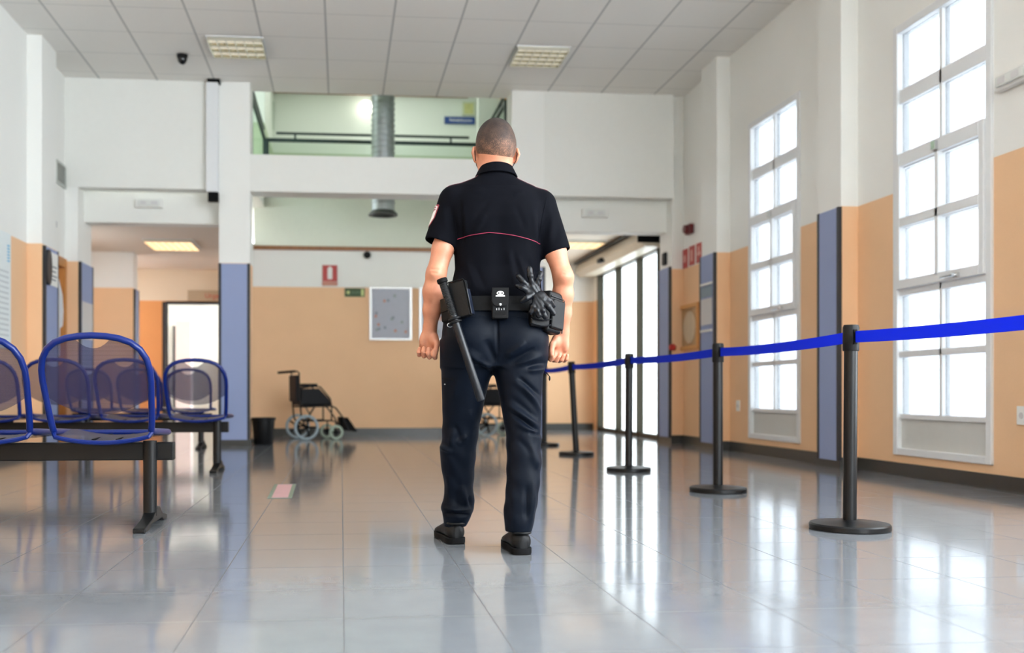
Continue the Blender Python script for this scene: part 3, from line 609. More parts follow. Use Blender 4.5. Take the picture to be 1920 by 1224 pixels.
# ---- wheelchairs
M['tyre'] = mat('pale_grey_tyre', (150, 166, 174), .6, var=.05); M['greentyre'] = mat('greenish_grey_tyre', (156, 172, 156), .6, var=.05)
M['vinyl'] = mat('black_vinyl', (10, 11, 16), .6, spec=.25, var=.15, bump=.15); M['frame'] = mat('dark_chair_frame', (24, 24, 28), .35, .4)
def make_wheelchair(label, loc, rz):
    t = thing('wheelchair', label, 'wheelchair', loc, rz, 'folding wheelchairs along the back wall')
    def wheel(x, y, r, tw, m, spokes):
        w = MB(); w.lathe([(r-.034, -tw/2), (r-.006, -tw/2), (r, -tw/4), (r, tw/4), (r-.006, tw/2), (r-.034, tw/2)], (0, 0, 0), 36, 'y'); 
        n = 36; w.f = [f for f in w.f if len(f) == 4]                  # a ring: no end discs
        k = len(w.v)-n; w.f += [(j, (j+1) % n, k+(j+1) % n, k+j) for j in range(n)]; w.mi = [0]*len(w.f)
        o = w.build('wheel', m, t); o.location = (x, y, r)
        h = MB(); h.cyl((0, -.03, 0), (0, .03, 0), .03, n=16)
        for a in range(spokes):
            q = 2*PI*a/spokes; h.tube([(0, 0, 0), ((r-.03)*math.cos(q), 0, (r-.03)*math.sin(q))], .012 if r > .12 else .009, 6)
        h.build('hub', M['matte'], o)
    for s in (-1, 1): wheel(0, s*.25, .172, .036, M['tyre'], 5)
    for s in (-1, 1): wheel(.42, s*.24, .1, .03, M['greentyre'], 4)
    f = MB()
    for s in (-1, 1):
        y = s*.22
        f.tube([(-.25, y, .925), (-.12, y, .93), (-.095, y, .91), (-.09, y, .6), (-.06, y, .3), (0, y, .172)], .011, 8)
        f.tube([(-.07, y, .45), (.36, y, .46), (.42, y, .43), (.52, y, .3), (.6, y, .13)], .011, 8)
        f.tube([(-.03, y, .26), (.36, y, .26), (.42, y, .24), (.42, y, .1)], .011, 8); f.tube([(.36, y, .26), (.36, y, .46)], .011, 8); f.tube([(-.09, y, .7), (.12, y, .73), (.2, y, .72), (.34, y, .56), (.36, y, .46)], .011, 8)
    f.tube([(.1, -.22, .27), (.1, .22, .45)], .01, 8).tube([(.12, .22, .27), (.12, -.22, .45)], .01, 8)
    f.build('chair_frame', M['frame'], t)
    MB().box(-.09, .36, -.21, .21, .47, .53).build('seat', M['vinyl'], t, bevel=.02)
    MB().prism([(-.13, .52), (-.085, .52), (-.1, .88), (-.135, .88)], 'y', -.21, .21).build('backrest', M['vinyl'], t, bevel=.012)
    for s in (-1, 1):
        MB().box(-.07, .16, s*.22-.025, s*.22+.025, .735, .765).build('armrest', M['vinyl'], t, bevel=.01)
        MB().prism([(-.06, .5), (.33, .5), (.33, .55), (.18, .7), (-.06, .69)], 'y', s*.225-.004, s*.225+.004).build('side_panel', M['vinyl'], t)
        MB().tube([(-.29, s*.22, .918), (-.15, s*.22, .93)], .017, 10).build('push_grip', M['matte'], t)
        MB().prism([(.57, .12), (.72, .1), (.73, .115), (.6, .3), (.56, .3)], 'y', s*.13-.075, s*.13+.075).build('footrest', M['matte'], t, bevel=.008)
make_wheelchair('wheelchair standing by the orange back wall beside the bin', (-.54, 13.78, 0), R(16))
make_wheelchair('wheelchair seen between the legs of the guard', (2.08, 14.66, 0), R(10))

# ---- floor sticker
t = thing('floor_sticker', 'worn pink floor sticker with green edges in front of the bench', 'sticker', (-.385, 6.6, .0005), R(1))
MB().box(-.075, .075, -.47, .47, 0, .001).build('green_border', mat('worn_green', (98, 122, 106), .35, var=.25, nscale=14), t, smooth=False)
MB().box(-.05, .05, -.44, .44, .001, .0015).build('pink_field', mat('worn_pink', (196, 150, 156), .35, var=.2, nscale=12), t, smooth=False)
# ================================================================== the guard
from mathutils.bvhtree import BVHTree
def rot(v, a): c, s = math.cos(a), math.sin(a); return (v[0]*c-v[1]*s, v[0]*s+v[1]*c, v[2])
class SDF:
    """distance field on a grid; shapes are blended in, then turned into one closed surface"""
    def __init__(s, lo, hi, h):
        s.lo = np.array(lo, np.float32); s.h = h; s.n = [int(math.ceil((b-a)/h))+1 for a, b in zip(lo, hi)]; s.F = np.full(s.n, 1, np.float32)
    def sub(s, a, b):
        i0 = [max(0, int((q-l)/s.h)-1) for q, l in zip(a, s.lo)]; i1 = [min(n, int((q-l)/s.h)+3) for q, l, n in zip(b, s.lo, s.n)]
        ax = [(s.lo[k]+s.h*np.arange(i0[k], i1[k])).astype(np.float32) for k in range(3)]
        return tuple(slice(i, j) for i, j in zip(i0, i1)), ax[0][:, None, None], ax[1][None, :, None], ax[2][None, None, :]
    def put(s, fn, a, b, k=.01, op='+', pad=.03):
        a = [q-pad-k for q in a]; b = [q+pad+k for q in b]; sl, x, y, z = s.sub(a, b); d = fn(x, y, z); F = s.F[sl]
        if F.size == 0: return
        if op == '+': u = np.maximum(k-np.abs(F-d), 0)/max(k, 1e-6); s.F[sl] = np.minimum(F, d)-u*u*k/4
        else: d = -d; u = np.maximum(k-np.abs(F-d), 0)/max(k, 1e-6); s.F[sl] = np.maximum(F, d)+u*u*k/4
        return s
    def cone(s, p, q, r1, r2, k=.01, op='+', sy=1.0):
        p = np.array(p, np.float32); q = np.array(q, np.float32); v = q-p; L = float(v@v)+1e-9
        def fn(x, y, z):
            X, Y, Z = x-p[0], y-p[1], z-p[2]; t = np.clip((X*v[0]+Y*v[1]+Z*v[2])/L, 0, 1)
            return np.sqrt((X-t*v[0])**2+((Y-t*v[1])/sy)**2+(Z-t*v[2])**2)-(r1+t*(r2-r1))
        m = max(r1, r2)*max(1, sy); s.put(fn, np.minimum(p, q)-m, np.maximum(p, q)+m, k, op); return s
    def chain(s, pts, rs, k=.006):
        for i in range(len(pts)-1): s.cone(pts[i], pts[i+1], rs[i], rs[i+1], k)
        return s
    def ell(s, c, r, k=.01, op='+', rz=0):
        ca, sa = math.cos(-rz), math.sin(-rz)
        def fn(x, y, z):
            X, Y, Z = x-c[0], y-c[1], z-c[2]; X, Y = X*ca-Y*sa, X*sa+Y*ca
            k0 = np.sqrt((X/r[0])**2+(Y/r[1])**2+(Z/r[2])**2); k1 = np.sqrt((X/r[0]**2)**2+(Y/r[1]**2)**2+(Z/r[2]**2)**2)
            return k0*(k0-1)/np.maximum(k1, 1e-6)
        m = max(r); s.put(fn, [q-m for q in c], [q+m for q in c], k, op); return s
    def loft(s, tab, k=.02, n=2.5, op='+', grow=0):
        """tab rows: z, left, right, centre y, half depth"""
        t = np.array(sorted(tab), np.float32); zz = np.linspace(t[0, 0], t[-1, 0], 240)
        cols = []
        for c in range(1, 5):
            v = np.interp(zz, t[:, 0], t[:, c]); ker = np.exp(-np.linspace(-2, 2, 17)**2); ker /= ker.sum()
            cols.append(np.convolve(np.pad(v, 8, mode='reflect', reflect_type='odd'), ker, 'valid'))
        def fn(x, y, z):
            Lf, Rt, cy, b = [np.interp(z, zz, c).astype(np.float32) for c in cols]; a = (Rt-Lf)/2; cx = (Rt+Lf)/2
            q = ((np.abs(x-cx)/a)**n+(np.abs(y-cy)/b)**n)**(1/n)
            d = (q-1)*np.minimum(a, b)-grow
            return np.maximum(d, np.maximum(z-t[-1, 0], t[0, 0]-z))
        s.put(fn, [t[:, 1].min(), (t[:, 3]-t[:, 4]).min(), t[0, 0]], [t[:, 2].max(), (t[:, 3]+t[:, 4]).max(), t[-1, 0]], k, op); return s
    def cut(s, p, nrm, k=.004, a=None, b=None):
        """remove everything on the side the normal points to (inside the box a-b)"""
        nrm = np.array(nrm, np.float32); nrm /= np.linalg.norm(nrm); hi = s.lo+s.h*np.array(s.n)
        s.put(lambda x, y, z: -((x-p[0])*nrm[0]+(y-p[1])*nrm[1]+(z-p[2])*nrm[2]), s.lo if a is None else a, hi if b is None else b, k, '-', 0); return s
    def mesh(s, relax=4):
        F = np.pad(s.F, 1, constant_values=1.0); S = F < 0; n = F.shape; m = [q-1 for q in n]
        cs = [(i, j, k) for i in (0, 1) for j in (0, 1) for k in (0, 1)]
        def corner(A, c): return A[c[0]:c[0]+m[0], c[1]:c[1]+m[1], c[2]:c[2]+m[2]]
        cnt = sum(corner(S, c).astype(np.int8) for c in cs); act = (cnt > 0) & (cnt < 8); idx = np.full(m, -1, np.int32); I = np.argwhere(act); idx[act] = np.arange(len(I))
        P = np.zeros((len(I), 3)); C = np.zeros(len(I)); val = {c: F[I[:, 0]+c[0], I[:, 1]+c[1], I[:, 2]+c[2]] for c in cs}
        for a in cs:
            for ax in range(3):
                if a[ax]: continue
                b = list(a); b[ax] = 1; b = tuple(b); fa, fb = val[a], val[b]; x = (fa < 0) != (fb < 0); t = fa[x]/(fa[x]-fb[x]); q = np.tile(np.array(a, float), (x.sum(), 1)); q[:, ax] += t; P[x] += q; C[x] += 1
        V = s.lo+s.h*((I-1)+P/C[:, None]); Q = []
        for ax in range(3):
            o1, o2 = [(1, 2), (2, 0), (0, 1)][ax]; sl0 = [slice(1, -1)]*3; sl0[ax] = slice(0, -1); sl1 = [slice(1, -1)]*3; sl1[ax] = slice(1, None)
            A, B = S[tuple(sl0)], S[tuple(sl1)]
            for flip, msk in ((False, A & ~B), (True, ~A & B)):
                J = np.argwhere(msk); J = J+np.array([1 if q != ax else 0 for q in range(3)])
                if not len(J): continue
                e1 = np.zeros(3, int); e1[o1] = 1; e2 = np.zeros(3, int); e2[o2] = 1
                g = lambda K: idx[K[:, 0], K[:, 1], K[:, 2]]
                q = np.stack([g(J-e1-e2), g(J-e2), g(J), g(J-e1)], 1); Q.append(q[:, ::-1] if flip else q)
        Q = np.concatenate(Q); Q = Q[(Q >= 0).all(1)]
        return smooth_mesh(V, Q, relax), Q
def smooth_mesh(V, Q, it, lam=.5):
    E = np.unique(np.sort(np.concatenate([Q[:, [0, 1]], Q[:, [1, 2]], Q[:, [2, 3]], Q[:, [3, 0]]]), 1), axis=0); deg = np.bincount(E.ravel(), minlength=len(V)).astype(float)[:, None]
    for i in range(it):
        l = lam if i % 2 == 0 else -lam*.98
        if it <= 2: l = lam
        A = np.stack([np.bincount(E[:, 0], V[E[:, 1], c], len(V))+np.bincount(E[:, 1], V[E[:, 0], c], len(V)) for c in range(3)], 1)
        V = V+l*(A/np.maximum(deg, 1)-V)
    return V
def vnormals(V, Q):
    N = np.cross(V[Q[:, 2]]-V[Q[:, 0]], V[Q[:, 3]]-V[Q[:, 1]]); out = np.zeros_like(V)
    for c in range(4):
        for a in range(3): out[:, a] += np.bincount(Q[:, c], N[:, a], len(V))
    return out/np.maximum(np.linalg.norm(out, axis=1), 1e-9)[:, None]
def mk(name, V, Q, m, parent, slots=None):
    me = bpy.data.meshes.new(name); me.vertices.add(len(V)); me.vertices.foreach_set('co', np.asarray(V, np.float32).ravel())
    me.loops.add(Q.size); me.loops.foreach_set('vertex_index', Q.astype(np.int32).ravel()); me.polygons.add(len(Q)); me.polygons.foreach_set('loop_start', np.arange(0, Q.size, 4, dtype=np.int32))
    me.polygons.foreach_set('use_smooth', np.ones(len(Q), bool)); me.update(calc_edges=True); me.validate()
    for q in (m if isinstance(m, (list, tuple)) else [m]): me.materials.append(q)
    if slots is not None: me.polygons.foreach_set('material_index', slots.astype(np.int32))
    o = bpy.data.objects.new(name, me); COL.objects.link(o)
    if parent is not None: o.parent = parent
    return o
def folds(V, Q, lst, side=-1):
    """cloth folds: ridges (amp > 0) and grooves (amp < 0) along lines in the x-z plane, on the side facing -y (or +y)"""
    N = vnormals(V, Q); D = np.zeros(len(V)); wgt = np.clip(-N[:, 1]*2+.75, 0, 1) if side < 0 else np.clip(N[:, 1]*2+.5, 0, 1)
    for (x0, z0, x1, z1, w, amp) in lst:
        dx, dz = x1-x0, z1-z0; L2 = dx*dx+dz*dz; t = ((V[:, 0]-x0)*dx+(V[:, 2]-z0)*dz)/L2; tc = np.clip(t, 0, 1)
        d2 = (V[:, 0]-x0-tc*dx)**2+(V[:, 2]-z0-tc*dz)**2; taper = np.clip(1.15-np.abs(2*tc-1)**2.2, 0, 1)
        D += amp*np.exp(-d2/(w*w))*taper
    return V+N*(D*wgt)[:, None]

# ---- materials of the guard
def skin_mat():
    n = NT('skin'); o = n.obj(); f = n.noise(26, 4, o); g = n.noise(160, 3, o)
    n.lk(n.mix(n.math('ADD', n.math('MULTIPLY', f, .7), n.math('MULTIPLY', g, .3)), lin((174, 104, 77)), lin((204, 145, 115))), n.b.inputs['Base Color'])
    n.b.inputs['Roughness'].default_value = .48; n.b.inputs['Subsurface Weight'].default_value = .12; n.b.inputs['Subsurface Radius'].default_value = (.012, .005, .003); n.b.inputs['Subsurface Scale'].default_value = 1
    n.bump(g, .15, .0012); return n.m
M['skin'] = skin_mat()
def cloth(name, rgb, rough=.75, sheen=.25, scale=900, tint=None):
    n = NT(name); o = n.obj(); c = lin(rgb); f = n.noise(12, 3, o); g = n.noise(scale, 2, o)
    n.lk(n.mix(f, tuple(v*.85 for v in c), tuple(v*1.12 for v in c)), n.b.inputs['Base Color']); n.b.inputs['Roughness'].default_value = rough
    n.b.inputs['Specular IOR Level'].default_value = .06; n.b.inputs['Sheen Weight'].default_value = sheen; n.b.inputs['Sheen Roughness'].default_value = .45; n.b.inputs['Sheen Tint'].default_value = (*lin(tint or (120, 140, 190)), 1)
    n.bump(g, .2, .0006); return n.m
M['shirt'] = cloth('navy_black_cotton', (7, 8, 14), .8, .0)
M['trouser'] = cloth('dark_navy_twill', (8, 14, 24), .5, .03); M['trouser'].node_tree.nodes['Principled BSDF'].inputs['Specular IOR Level'].default_value = .085
M['leather'] = mat('black_leather', (10, 11, 13), .45, spec=.2, var=.2, bump=.25, bscale=120)
M['glove'] = mat('shiny_black_leather', (9, 11, 17), .33, spec=.3, var=.2, bump=.12, bscale=60)
M['nylon'] = mat('black_nylon', (9, 9, 11), .7, spec=.2, var=.15, bump=.2, bscale=500)
M['piping'] = mat('crimson_piping', (136, 30, 62), .7)
def hair_mat():
    n = NT('cropped_hair'); o = n.obj(); sx = n.new('ShaderNodeSeparateXYZ'); n.lk(o, sx.inputs[0]); mp = n.new('ShaderNodeMapping'); mp.inputs['Scale'].default_value = (1, 1, .35); n.lk(o, mp.inputs[0])
    st = n.noise(520, 3, mp.outputs[0]); big = n.noise(34, 3, o)
    dens = n.math('ADD', n.math('MULTIPLY', n.math('SUBTRACT', sx.outputs[2], 1.60), 5.2), n.math('MULTIPLY', n.math('SUBTRACT', big, .5), 1.0))     # thinner towards the nape
    f = n.math('ADD', n.math('MULTIPLY', st, .8), n.math('ADD', n.math('MULTIPLY', dens, .62), -.13))
    n.lk(n.ramp(f, [(.06, lin((186, 128, 100))), (.28, lin((112, 82, 66))), (.50, lin((68, 52, 44))), (.85, lin((32, 26, 25)))]), n.b.inputs['Base Color'])
    n.b.inputs['Roughness'].default_value = .62; n.b.inputs['Specular IOR Level'].default_value = .25; n.bump(st, .5, .0015); return n.m
M['hair'] = hair_mat()
GX, GD = .2667, 4.1
G = thing('person', 'security guard seen from behind in dark polo shirt and trousers, walking away', 'person', (GX*math.cos(TH)+GD*math.sin(TH), GD*math.cos(TH)-GX*math.sin(TH), 0), -TH)

# ---- body: one surface from head to hands
HC = (-.0135, .028, 1.675); HR = R(9)
def hp(x, y, z): q = rot((x, y, z), HR); return (q[0]+HC[0], q[1]+HC[1], q[2]+HC[2])
B = SDF((-.37, -.16, .74), (.33, .20, 1.80), .0034)
def head(S, hair=False):
    S.ell(hp(0, -.008, .012), (.0785, .100, .097), .02, rz=HR); S.ell(hp(0, -.035, -.02), (.072, .066, .07), .03, rz=HR)
    if hair: return
    S.ell(hp(0, .036, -.035), (.062, .066, .086), .03, rz=HR); S.cone(hp(-.05, .0, -.075), hp(-.018, .075, -.118), .02, .02, .025); S.cone(hp(.05, .0, -.075), hp(.018, .075, -.118), .02, .02, .025)
    S.cone(hp(-.034, .088, .022), hp(.034, .088, .022), .011, .011, .016); S.cone(hp(0, .098, .005), hp(0, .119, -.036), .007, .012, .012); S.cone(hp(-.012, .106, -.04), hp(.012, .106, -.04), .008, .008, .01)
    for s in (-1, 1):
        S.ell(hp(s*.031, .098, .0), (.016, .013, .010), .008, '-', HR); S.ell(hp(s*.031, .0835, .0), (.0135, .0135, .0115), .003, rz=HR); S.cone(hp(s*.05, .07, -.03), hp(s*.03, .085, -.035), .014, .012, .02)
        # ears
        S.ell(hp(s*.084, -.001, -.038), (.008, .022, .033), .006, rz=HR+s*R(38)); S.cone(hp(s*.093, -.014, -.014), hp(s*.098, -.017, -.036), .005, .005, .006); S.cone(hp(s*.098, -.017, -.036), hp(s*.084, -.002, -.066), .005, .0062, .006); S.ell(hp(s*.094, .010, -.036), (.006, .011, .017), .005, '-', HR+s*R(30))
    S.ell(hp(0, .101, -.07), (.024, .010, .008), .01, rz=HR)
    S.ell(hp(0, .108, -.0655), (.03, .006, .0022), .004, '-', HR)
head(B)
B.cone((-.016, -.002, 1.45), (-.016, .012, 1.60), .072, .063, .03); B.cone((-.055, -.012, 1.50), (-.035, -.004, 1.575), .03, .024, .03); B.cone((.025, -.012, 1.50), (.004, -.004, 1.575), .03, .024, .03)
B.loft([(1.0, -.15, .14, .02, .09), (1.2, -.155, .15, .02, .095), (1.4, -.15, .145, .015, .09), (1.46, -.1, .09, .01, .06)], .02)
# arms
for sh, el, wr, bul in (((-.178, .0, 1.435), (-.2585, -.028, 1.135), (-.2855, .035, .902), .0445), ((.172, .0, 1.425), (.2635, -.028, 1.122), (.2665, .035, .888), .041)):
    sh, el, wr = map(Vector, (sh, el, wr)); B.cone(sh, el.lerp(sh, .35), .050, .0430, .02); B.cone(el.lerp(sh, .35), el, .0430, .0395, .02)
    B.cone(el, el.lerp(wr, .3), .039, bul, .02); B.cone(el.lerp(wr, .3), el.lerp(wr, .62), bul, .0355, .02); B.cone(el.lerp(wr, .62), wr, .0355, .0265, .02, sy=1.0)
    B.ell((el.x, el.y-.03, el.z+.002), (.02, .018, .024), .02)
# hands: palm to the rear, thumb on the inner side, four curled fingers of unequal length
def hand(wr, d, u, curl, spread=1.0):
    d = Vector(d).normalized(); u = Vector(u); u = (u-d*u.dot(d)).normalized(); n = Vector((0, -1, 0)); n = (n-d*n.dot(d)-u*n.dot(u)).normalized(); W = Vector(wr)
    def p(a, b, c): return W+u*a+d*b+n*c                                         # across to the thumb, along, towards the palm
    B.cone(p(0, -.012, 0), p(0, .018, 0), .0265, .027, .015)
    for k, a in enumerate((-.030, -.010, .011, .031)): B.cone(p(a*.5, .014, .0), p(a, .068, -.002), .0165, .0125, .012)
    B.ell(p(.024, .035, .014), (.017, .017, .026), .014); B.ell(p(-.024, .038, .012), (.014, .014, .026), .014)
    for k, (a, L, r) in enumerate(((-.0325, .84, .0082), (-.0115, .97, .0090), (.0105, 1.02, .0094), (.0320, .94, .0092))):
        c = curl[k]; a0, a1, a2 = R(c[0]), R(c[0]+c[1]), R(c[0]+c[1]+c[2]); K = p(a, .070, -.003)
        step = lambda q, an, l, da: q+d*(math.cos(an)*l)+n*(math.sin(an)*l)+u*da
        A = step(K, a0, .043*L, a*.05*spread); C = step(A, a1, .026*L, -a*.04); T = step(C, a2, .019*L, -a*.04)
        B.chain([K, A, C, T], [r*1.16, r*1.06, r, r*.9], .0045)
    B.chain([p(.026, .022, .010), p(.040, .050, .022), p(.039, .078, .030), p(.033, .098, .034)], [.0155, .0125, .0108, .0092], .006)
hand((-.2855, .035, .902), (-.06, .02, -1), (1, -.25, 0), [(34, 88, 74), (38, 92, 70), (34, 90, 66), (26, 84, 62)])
hand((.2665, .035, .888), (-.28, .02, -1), (-1, -.3, 0), [(32, 80, 62), (28, 76, 58), (22, 70, 54), (16, 64, 50)])
V, Q = B.mesh(2)
eye_m = mat('eye', (226, 222, 216), .1, var=0); lip_m = mat('lip', (176, 104, 92), .45)
cen = V[Q].mean(1); slots = np.zeros(len(Q))
for s in (-1, 1): slots[np.linalg.norm(cen-np.array(hp(s*.031, .0915, 0)), axis=1) < .0085] = 1
slots[(np.abs(cen-np.array(hp(0, .108, -.068))) < [.025, .015, .011]).all(1)] = 2
# creases at the elbows
V = folds(V, Q, [(-.283, 1.148, -.245, 1.150, .005, -.003), (-.28, 1.135, -.25, 1.132, .005, -.0025), (.25, 1.128, .282, 1.126, .005, -.0025), (.255, 1.142, .285, 1.138, .004, -.0015)])
mk('body', V, Q, [M['skin'], eye_m, lip_m], G, slots)
# ---- hair
H = SDF((-.12, -.1, 1.56), (.09, .16, 1.80), .003); head(H, True); H.F -= .0022
def hairline(x, y, z):
    X, Y, Z = x-HC[0], y-HC[1], z-HC[2]; c, s = math.cos(-HR), math.sin(-HR); yl = X*s+Y*c
    return -(Z-np.interp(yl, [-.11, -.03, .0, .03, .055, .08, .1], [-.092, -.086, -.06, -.03, .02, .05, .062]))
H.put(lambda x, y, z: -hairline(x, y, z)+0*x, (-.12, -.1, 1.56), (.09, .16, 1.80), .003, '-', 0)
V, Q = H.mesh(2); mk('hair', V, Q, M['hair'], G)
# ---- face mask with ear loops
K = SDF((-.1, .06, 1.53), (.08, .19, 1.69), .003); K.ell(hp(0, .036, -.035), (.066, .07, .09), .02, rz=HR); K.cone(hp(0, .098, .0), hp(0, .125, -.04), .01, .017, .02); K.cone(hp(0, .07, -.118), hp(0, .09, -.11), .022, .022, .02)
K.put(lambda x, y, z: (z-(HC[2]-.012))+0*x+0*y, (-.1, .06, 1.53), (.08, .19, 1.69), .003, '-', 0) if False else None
K.cut((0, 0, HC[2]-.014), (0, 0, 1)); q = rot((0, 1, 0), HR); K.cut(hp(0, .052, 0), (-q[0], -q[1], 0))
V, Q = K.mesh(2); fm = mk('face_mask', V, Q, M['matte'], G)
for s in (-1, 1):
    l = MB(); l.tube([hp(s*.058, .06, -.03), hp(s*.078, .02, -.022), hp(s*.088, -.012, -.02), hp(s*.090, -.022, -.036), hp(s*.086, -.016, -.064), hp(s*.075, .01, -.085), hp(s*.056, .06, -.09)], .0016, 6); l.build('ear_loop', M['matte'], fm)

# ---- polo shirt
S = SDF((-.36, -.2, .97), (.34, .22, 1.58), .0036)
S.loft([(.985, -.185, .165, .02, .11), (1.03, -.196, .174, .02, .118), (1.06, -.202, .178, .018, .122), (1.10, -.194, .175, .016, .119), (1.16, -.180, .171, .012, .113), (1.23, -.184, .174, .008, .118), (1.30, -.19, .182, .004, .124), (1.36, -.192, .184, .0, .124), (1.42, -.182, .172, .0, .112), (1.47, -.12, .105, .0, .085)], .03, 2.5)
S.cone((-.062, -.006, 1.487), (-.176, -.002, 1.444), .055, .056, .04, sy=1.25); S.cone((.045, -.006, 1.48), (.168, -.002, 1.425), .056, .056, .04, sy=1.25)
S.ell((-.008, -.045, 1.385), (.150, .075, .12), .05); S.ell((-.095, -.062, 1.37), (.065, .05, .085), .04); S.ell((.083, -.062, 1.36), (.065, .05, .085), .04)
S.cone((-.012, -.004, 1.47), (-.012, .0, 1.525), .076, .072, .03)
sl = [((-.184, 0, 1.435), (-.252, -.012, 1.235), .0655, .0655, (-.2455, 0, 1.2605), (-.316, -.12, -.949)), ((.176, 0, 1.42), (.2475, -.012, 1.195), .062, .059, (.242, 0, 1.222), (.32, -.12, -.947))]
for p, q, r1, r2, e, nn in sl:
    T = SDF((-.36, -.2, .97), (.34, .22, 1.58), .0036); T.cone(p, q, r1, r2, 0); T.cut(e, nn, .001)
    v = Vector(q)-Vector(p); T.cone(Vector(p)+v*.55, Vector(q)+v*.6, r1-.009, r2-.009, .001, '-'); k = .022
    u = np.maximum(k-np.abs(S.F-T.F), 0)/k; S.F = np.minimum(S.F, T.F)-u*u*k/4
V, Q = S.mesh(2)
V = folds(V, Q, [(-.15, 1.40, -.135, 1.27, .011, .004), (-.165, 1.43, -.150, 1.24, .009, -.006), (-.12, 1.33, -.04, 1.42, .014, -.003), (-.11, 1.28, -.06, 1.36, .012, .0035), (.13, 1.40, .15, 1.25, .012, .004), (.155, 1.40, .165, 1.22, .009, -.006), (.10, 1.30, .06, 1.40, .013, -.003), (.03, 1.23, .06, 1.08, .016, .005), (.07, 1.2, .115, 1.09, .012, .004), (.05, 1.22, .09, 1.07, .011, -.004), (-.005, 1.44, -.005, 1.05, .03, -.006), (.11, 1.19, .15, 1.08, .012, -.004), (-.14, 1.19, -.10, 1.07, .014, .004), (-.10, 1.16, -.06, 1.06, .012, -.004), (-.17, 1.13, -.14, 1.05, .010, .005),
    (-.23, 1.40, -.215, 1.30, .012, .004), (-.20, 1.41, -.185, 1.29, .010, -.004), (.215, 1.37, .20, 1.26, .012, .004), (.24, 1.34, .225, 1.25, .012, -.003), (-.12, 1.47, -.06, 1.45, .012, .003), (.10, 1.46, .05, 1.44, .012, .003), (-.19, 1.075, .17, 1.075, .02, .003)])
shirt = mk('polo_shirt', V, Q, M['shirt'], G)
bv_shirt = BVHTree.FromPolygons([tuple(v) for v in V], [tuple(q) for q in Q.tolist()])
def on(bv, o, d, off=.0015):
    h = bv.ray_cast(Vector(o), Vector(d).normalized()); return None if h[0] is None else h[0]-Vector(d).normalized()*off
def strip(name, bv, pts, d, r, m, parent, n=40):
    P = []; pts = [Vector(p) for p in pts]
    for i in range(n+1):
        t = i/n*(len(pts)-1); k = min(int(t), len(pts)-2); o = pts[k].lerp(pts[k+1], t-k); h = on(bv, o, d, r*.4)
        if h is not None: P.append(h)
    return MB().tube(P, r, 6).build(name, m, parent)
strip('back_piping', bv_shirt, [(-.172, -1, 1.272), (-.12, -1, 1.2815), (-.047, -1, 1.290), (.0, -1, 1.287), (.06, -1, 1.278), (.12, -1, 1.266), (.166, -1, 1.2545)], (0, 1, 0), .0016, M['piping'], shirt)
for xs in ((-.085, -.212), (.072, .20)):
    strip('shoulder_piping', bv_shirt, [(xs[0], -.03, 2), (xs[1], -.03, 2)], (0, 0, -1), .0016, mat('dull_crimson', (84, 26, 46), .6), shirt, 16)
for p, q, r1, r2, e, nn in sl:                           # sleeve seam at the shoulder
    s_ = -1 if p[0] < 0 else 1
    strip('sleeve_seam', bv_shirt, [(s_*.196-.006, -1, 1.44), (s_*.178-.006, -1, 1.36), (s_*.166-.006, -1, 1.27)], (0, 1, 0), .0012, M['shirt'], shirt, 16)
# collar: stand and turned-down leaf
c = MB(); vs = []; NA = 48; rows = [(0, .058, .061, 1.53), (0, .062, .065, 1.575), (.3, .0645, .068, 1.589), (.6, .069, .073, 1.587), (.9, .080, .083, 1.566), (1, .0885, .0905, 1.549), (1, .086, .088, 1.546), (.9, .077, .080, 1.562)]
for (q, rx, ry, z) in rows:
    for i in range(NA):
        a = 2*PI*i/NA; fy = math.sin(a); vs.append((-.010+rx*math.cos(a), .006+ry*fy, z-.03*max(0, fy)-.024*(fy*.5+.5)))
c.add(vs, [(i*NA+k, i*NA+(k+1) % NA, (i+1)*NA+(k+1) % NA, (i+1)*NA+k) for i in range(len(rows)-1) for k in range(NA)])
c.build('collar', M['shirt'], shirt)
# sleeve badge: a white shield edged in red
def project(name, bv, o, ud, vd, d, poly, m, parent, off=.002, n=22):
    """a patch laid on the cloth: polygon poly in (u, v), cast along d"""
    o, ud, vd = Vector(o), Vector(ud), Vector(vd); us = [p[0] for p in poly]; v0, v1 = min(p[1] for p in poly), max(p[1] for p in poly); rows = []
    for j in range(n+1):
        v = v0+(v1-v0)*j/n; xs = []
        for k in range(len(poly)):
            (a, b), (c_, d_) = poly[k], poly[(k+1) % len(poly)]
            if (b-v)*(d_-v) <= 0 and b != d_: xs.append(a+(c_-a)*(v-b)/(d_-b))
        if len(xs) < 2: continue
        lo_, hi_ = min(xs), max(xs); r = []
        for i in range(9):
            h = on(bv, o+ud*(lo_+(hi_-lo_)*i/8)+vd*v, d, off); r.append(h)
        if all(h is not None for h in r): rows.append(r)
    mb = MB(); mb.add([h for r in rows for h in r], [(j*9+i, j*9+i+1, (j+1)*9+i+1, (j+1)*9+i) for j in range(len(rows)-1) for i in range(8)])
    return mb.build(name, m, parent)
shield = [(-.036, .042), (-.036, -.01), (-.022, -.034), (0, -.048), (.022, -.034), (.036, -.01), (.036, .042), (.012, .05), (-.012, .05)]
dv = Vector((1, .35, 0)).normalized(); uv = Vector((-.35, 1, 0)).normalized()*-1
bo = (-1.0+.74, 0, 0); BO = Vector((-.272, -.01, 1.372))-dv*.4; vv = Vector((.27, .0, .96))
bd = project('sleeve_badge', bv_shirt, BO, uv, vv, dv, [(a*1.08, b*1.08) for a, b in shield], mat('badge_red_edge', (150, 52, 66), .6), shirt, .0022)
project('badge_field', bv_shirt, BO, uv, vv, dv, [(a*.94, b*.94) for a, b in shield], mat('badge_white', (226, 222, 222), .6), bd, .0034)
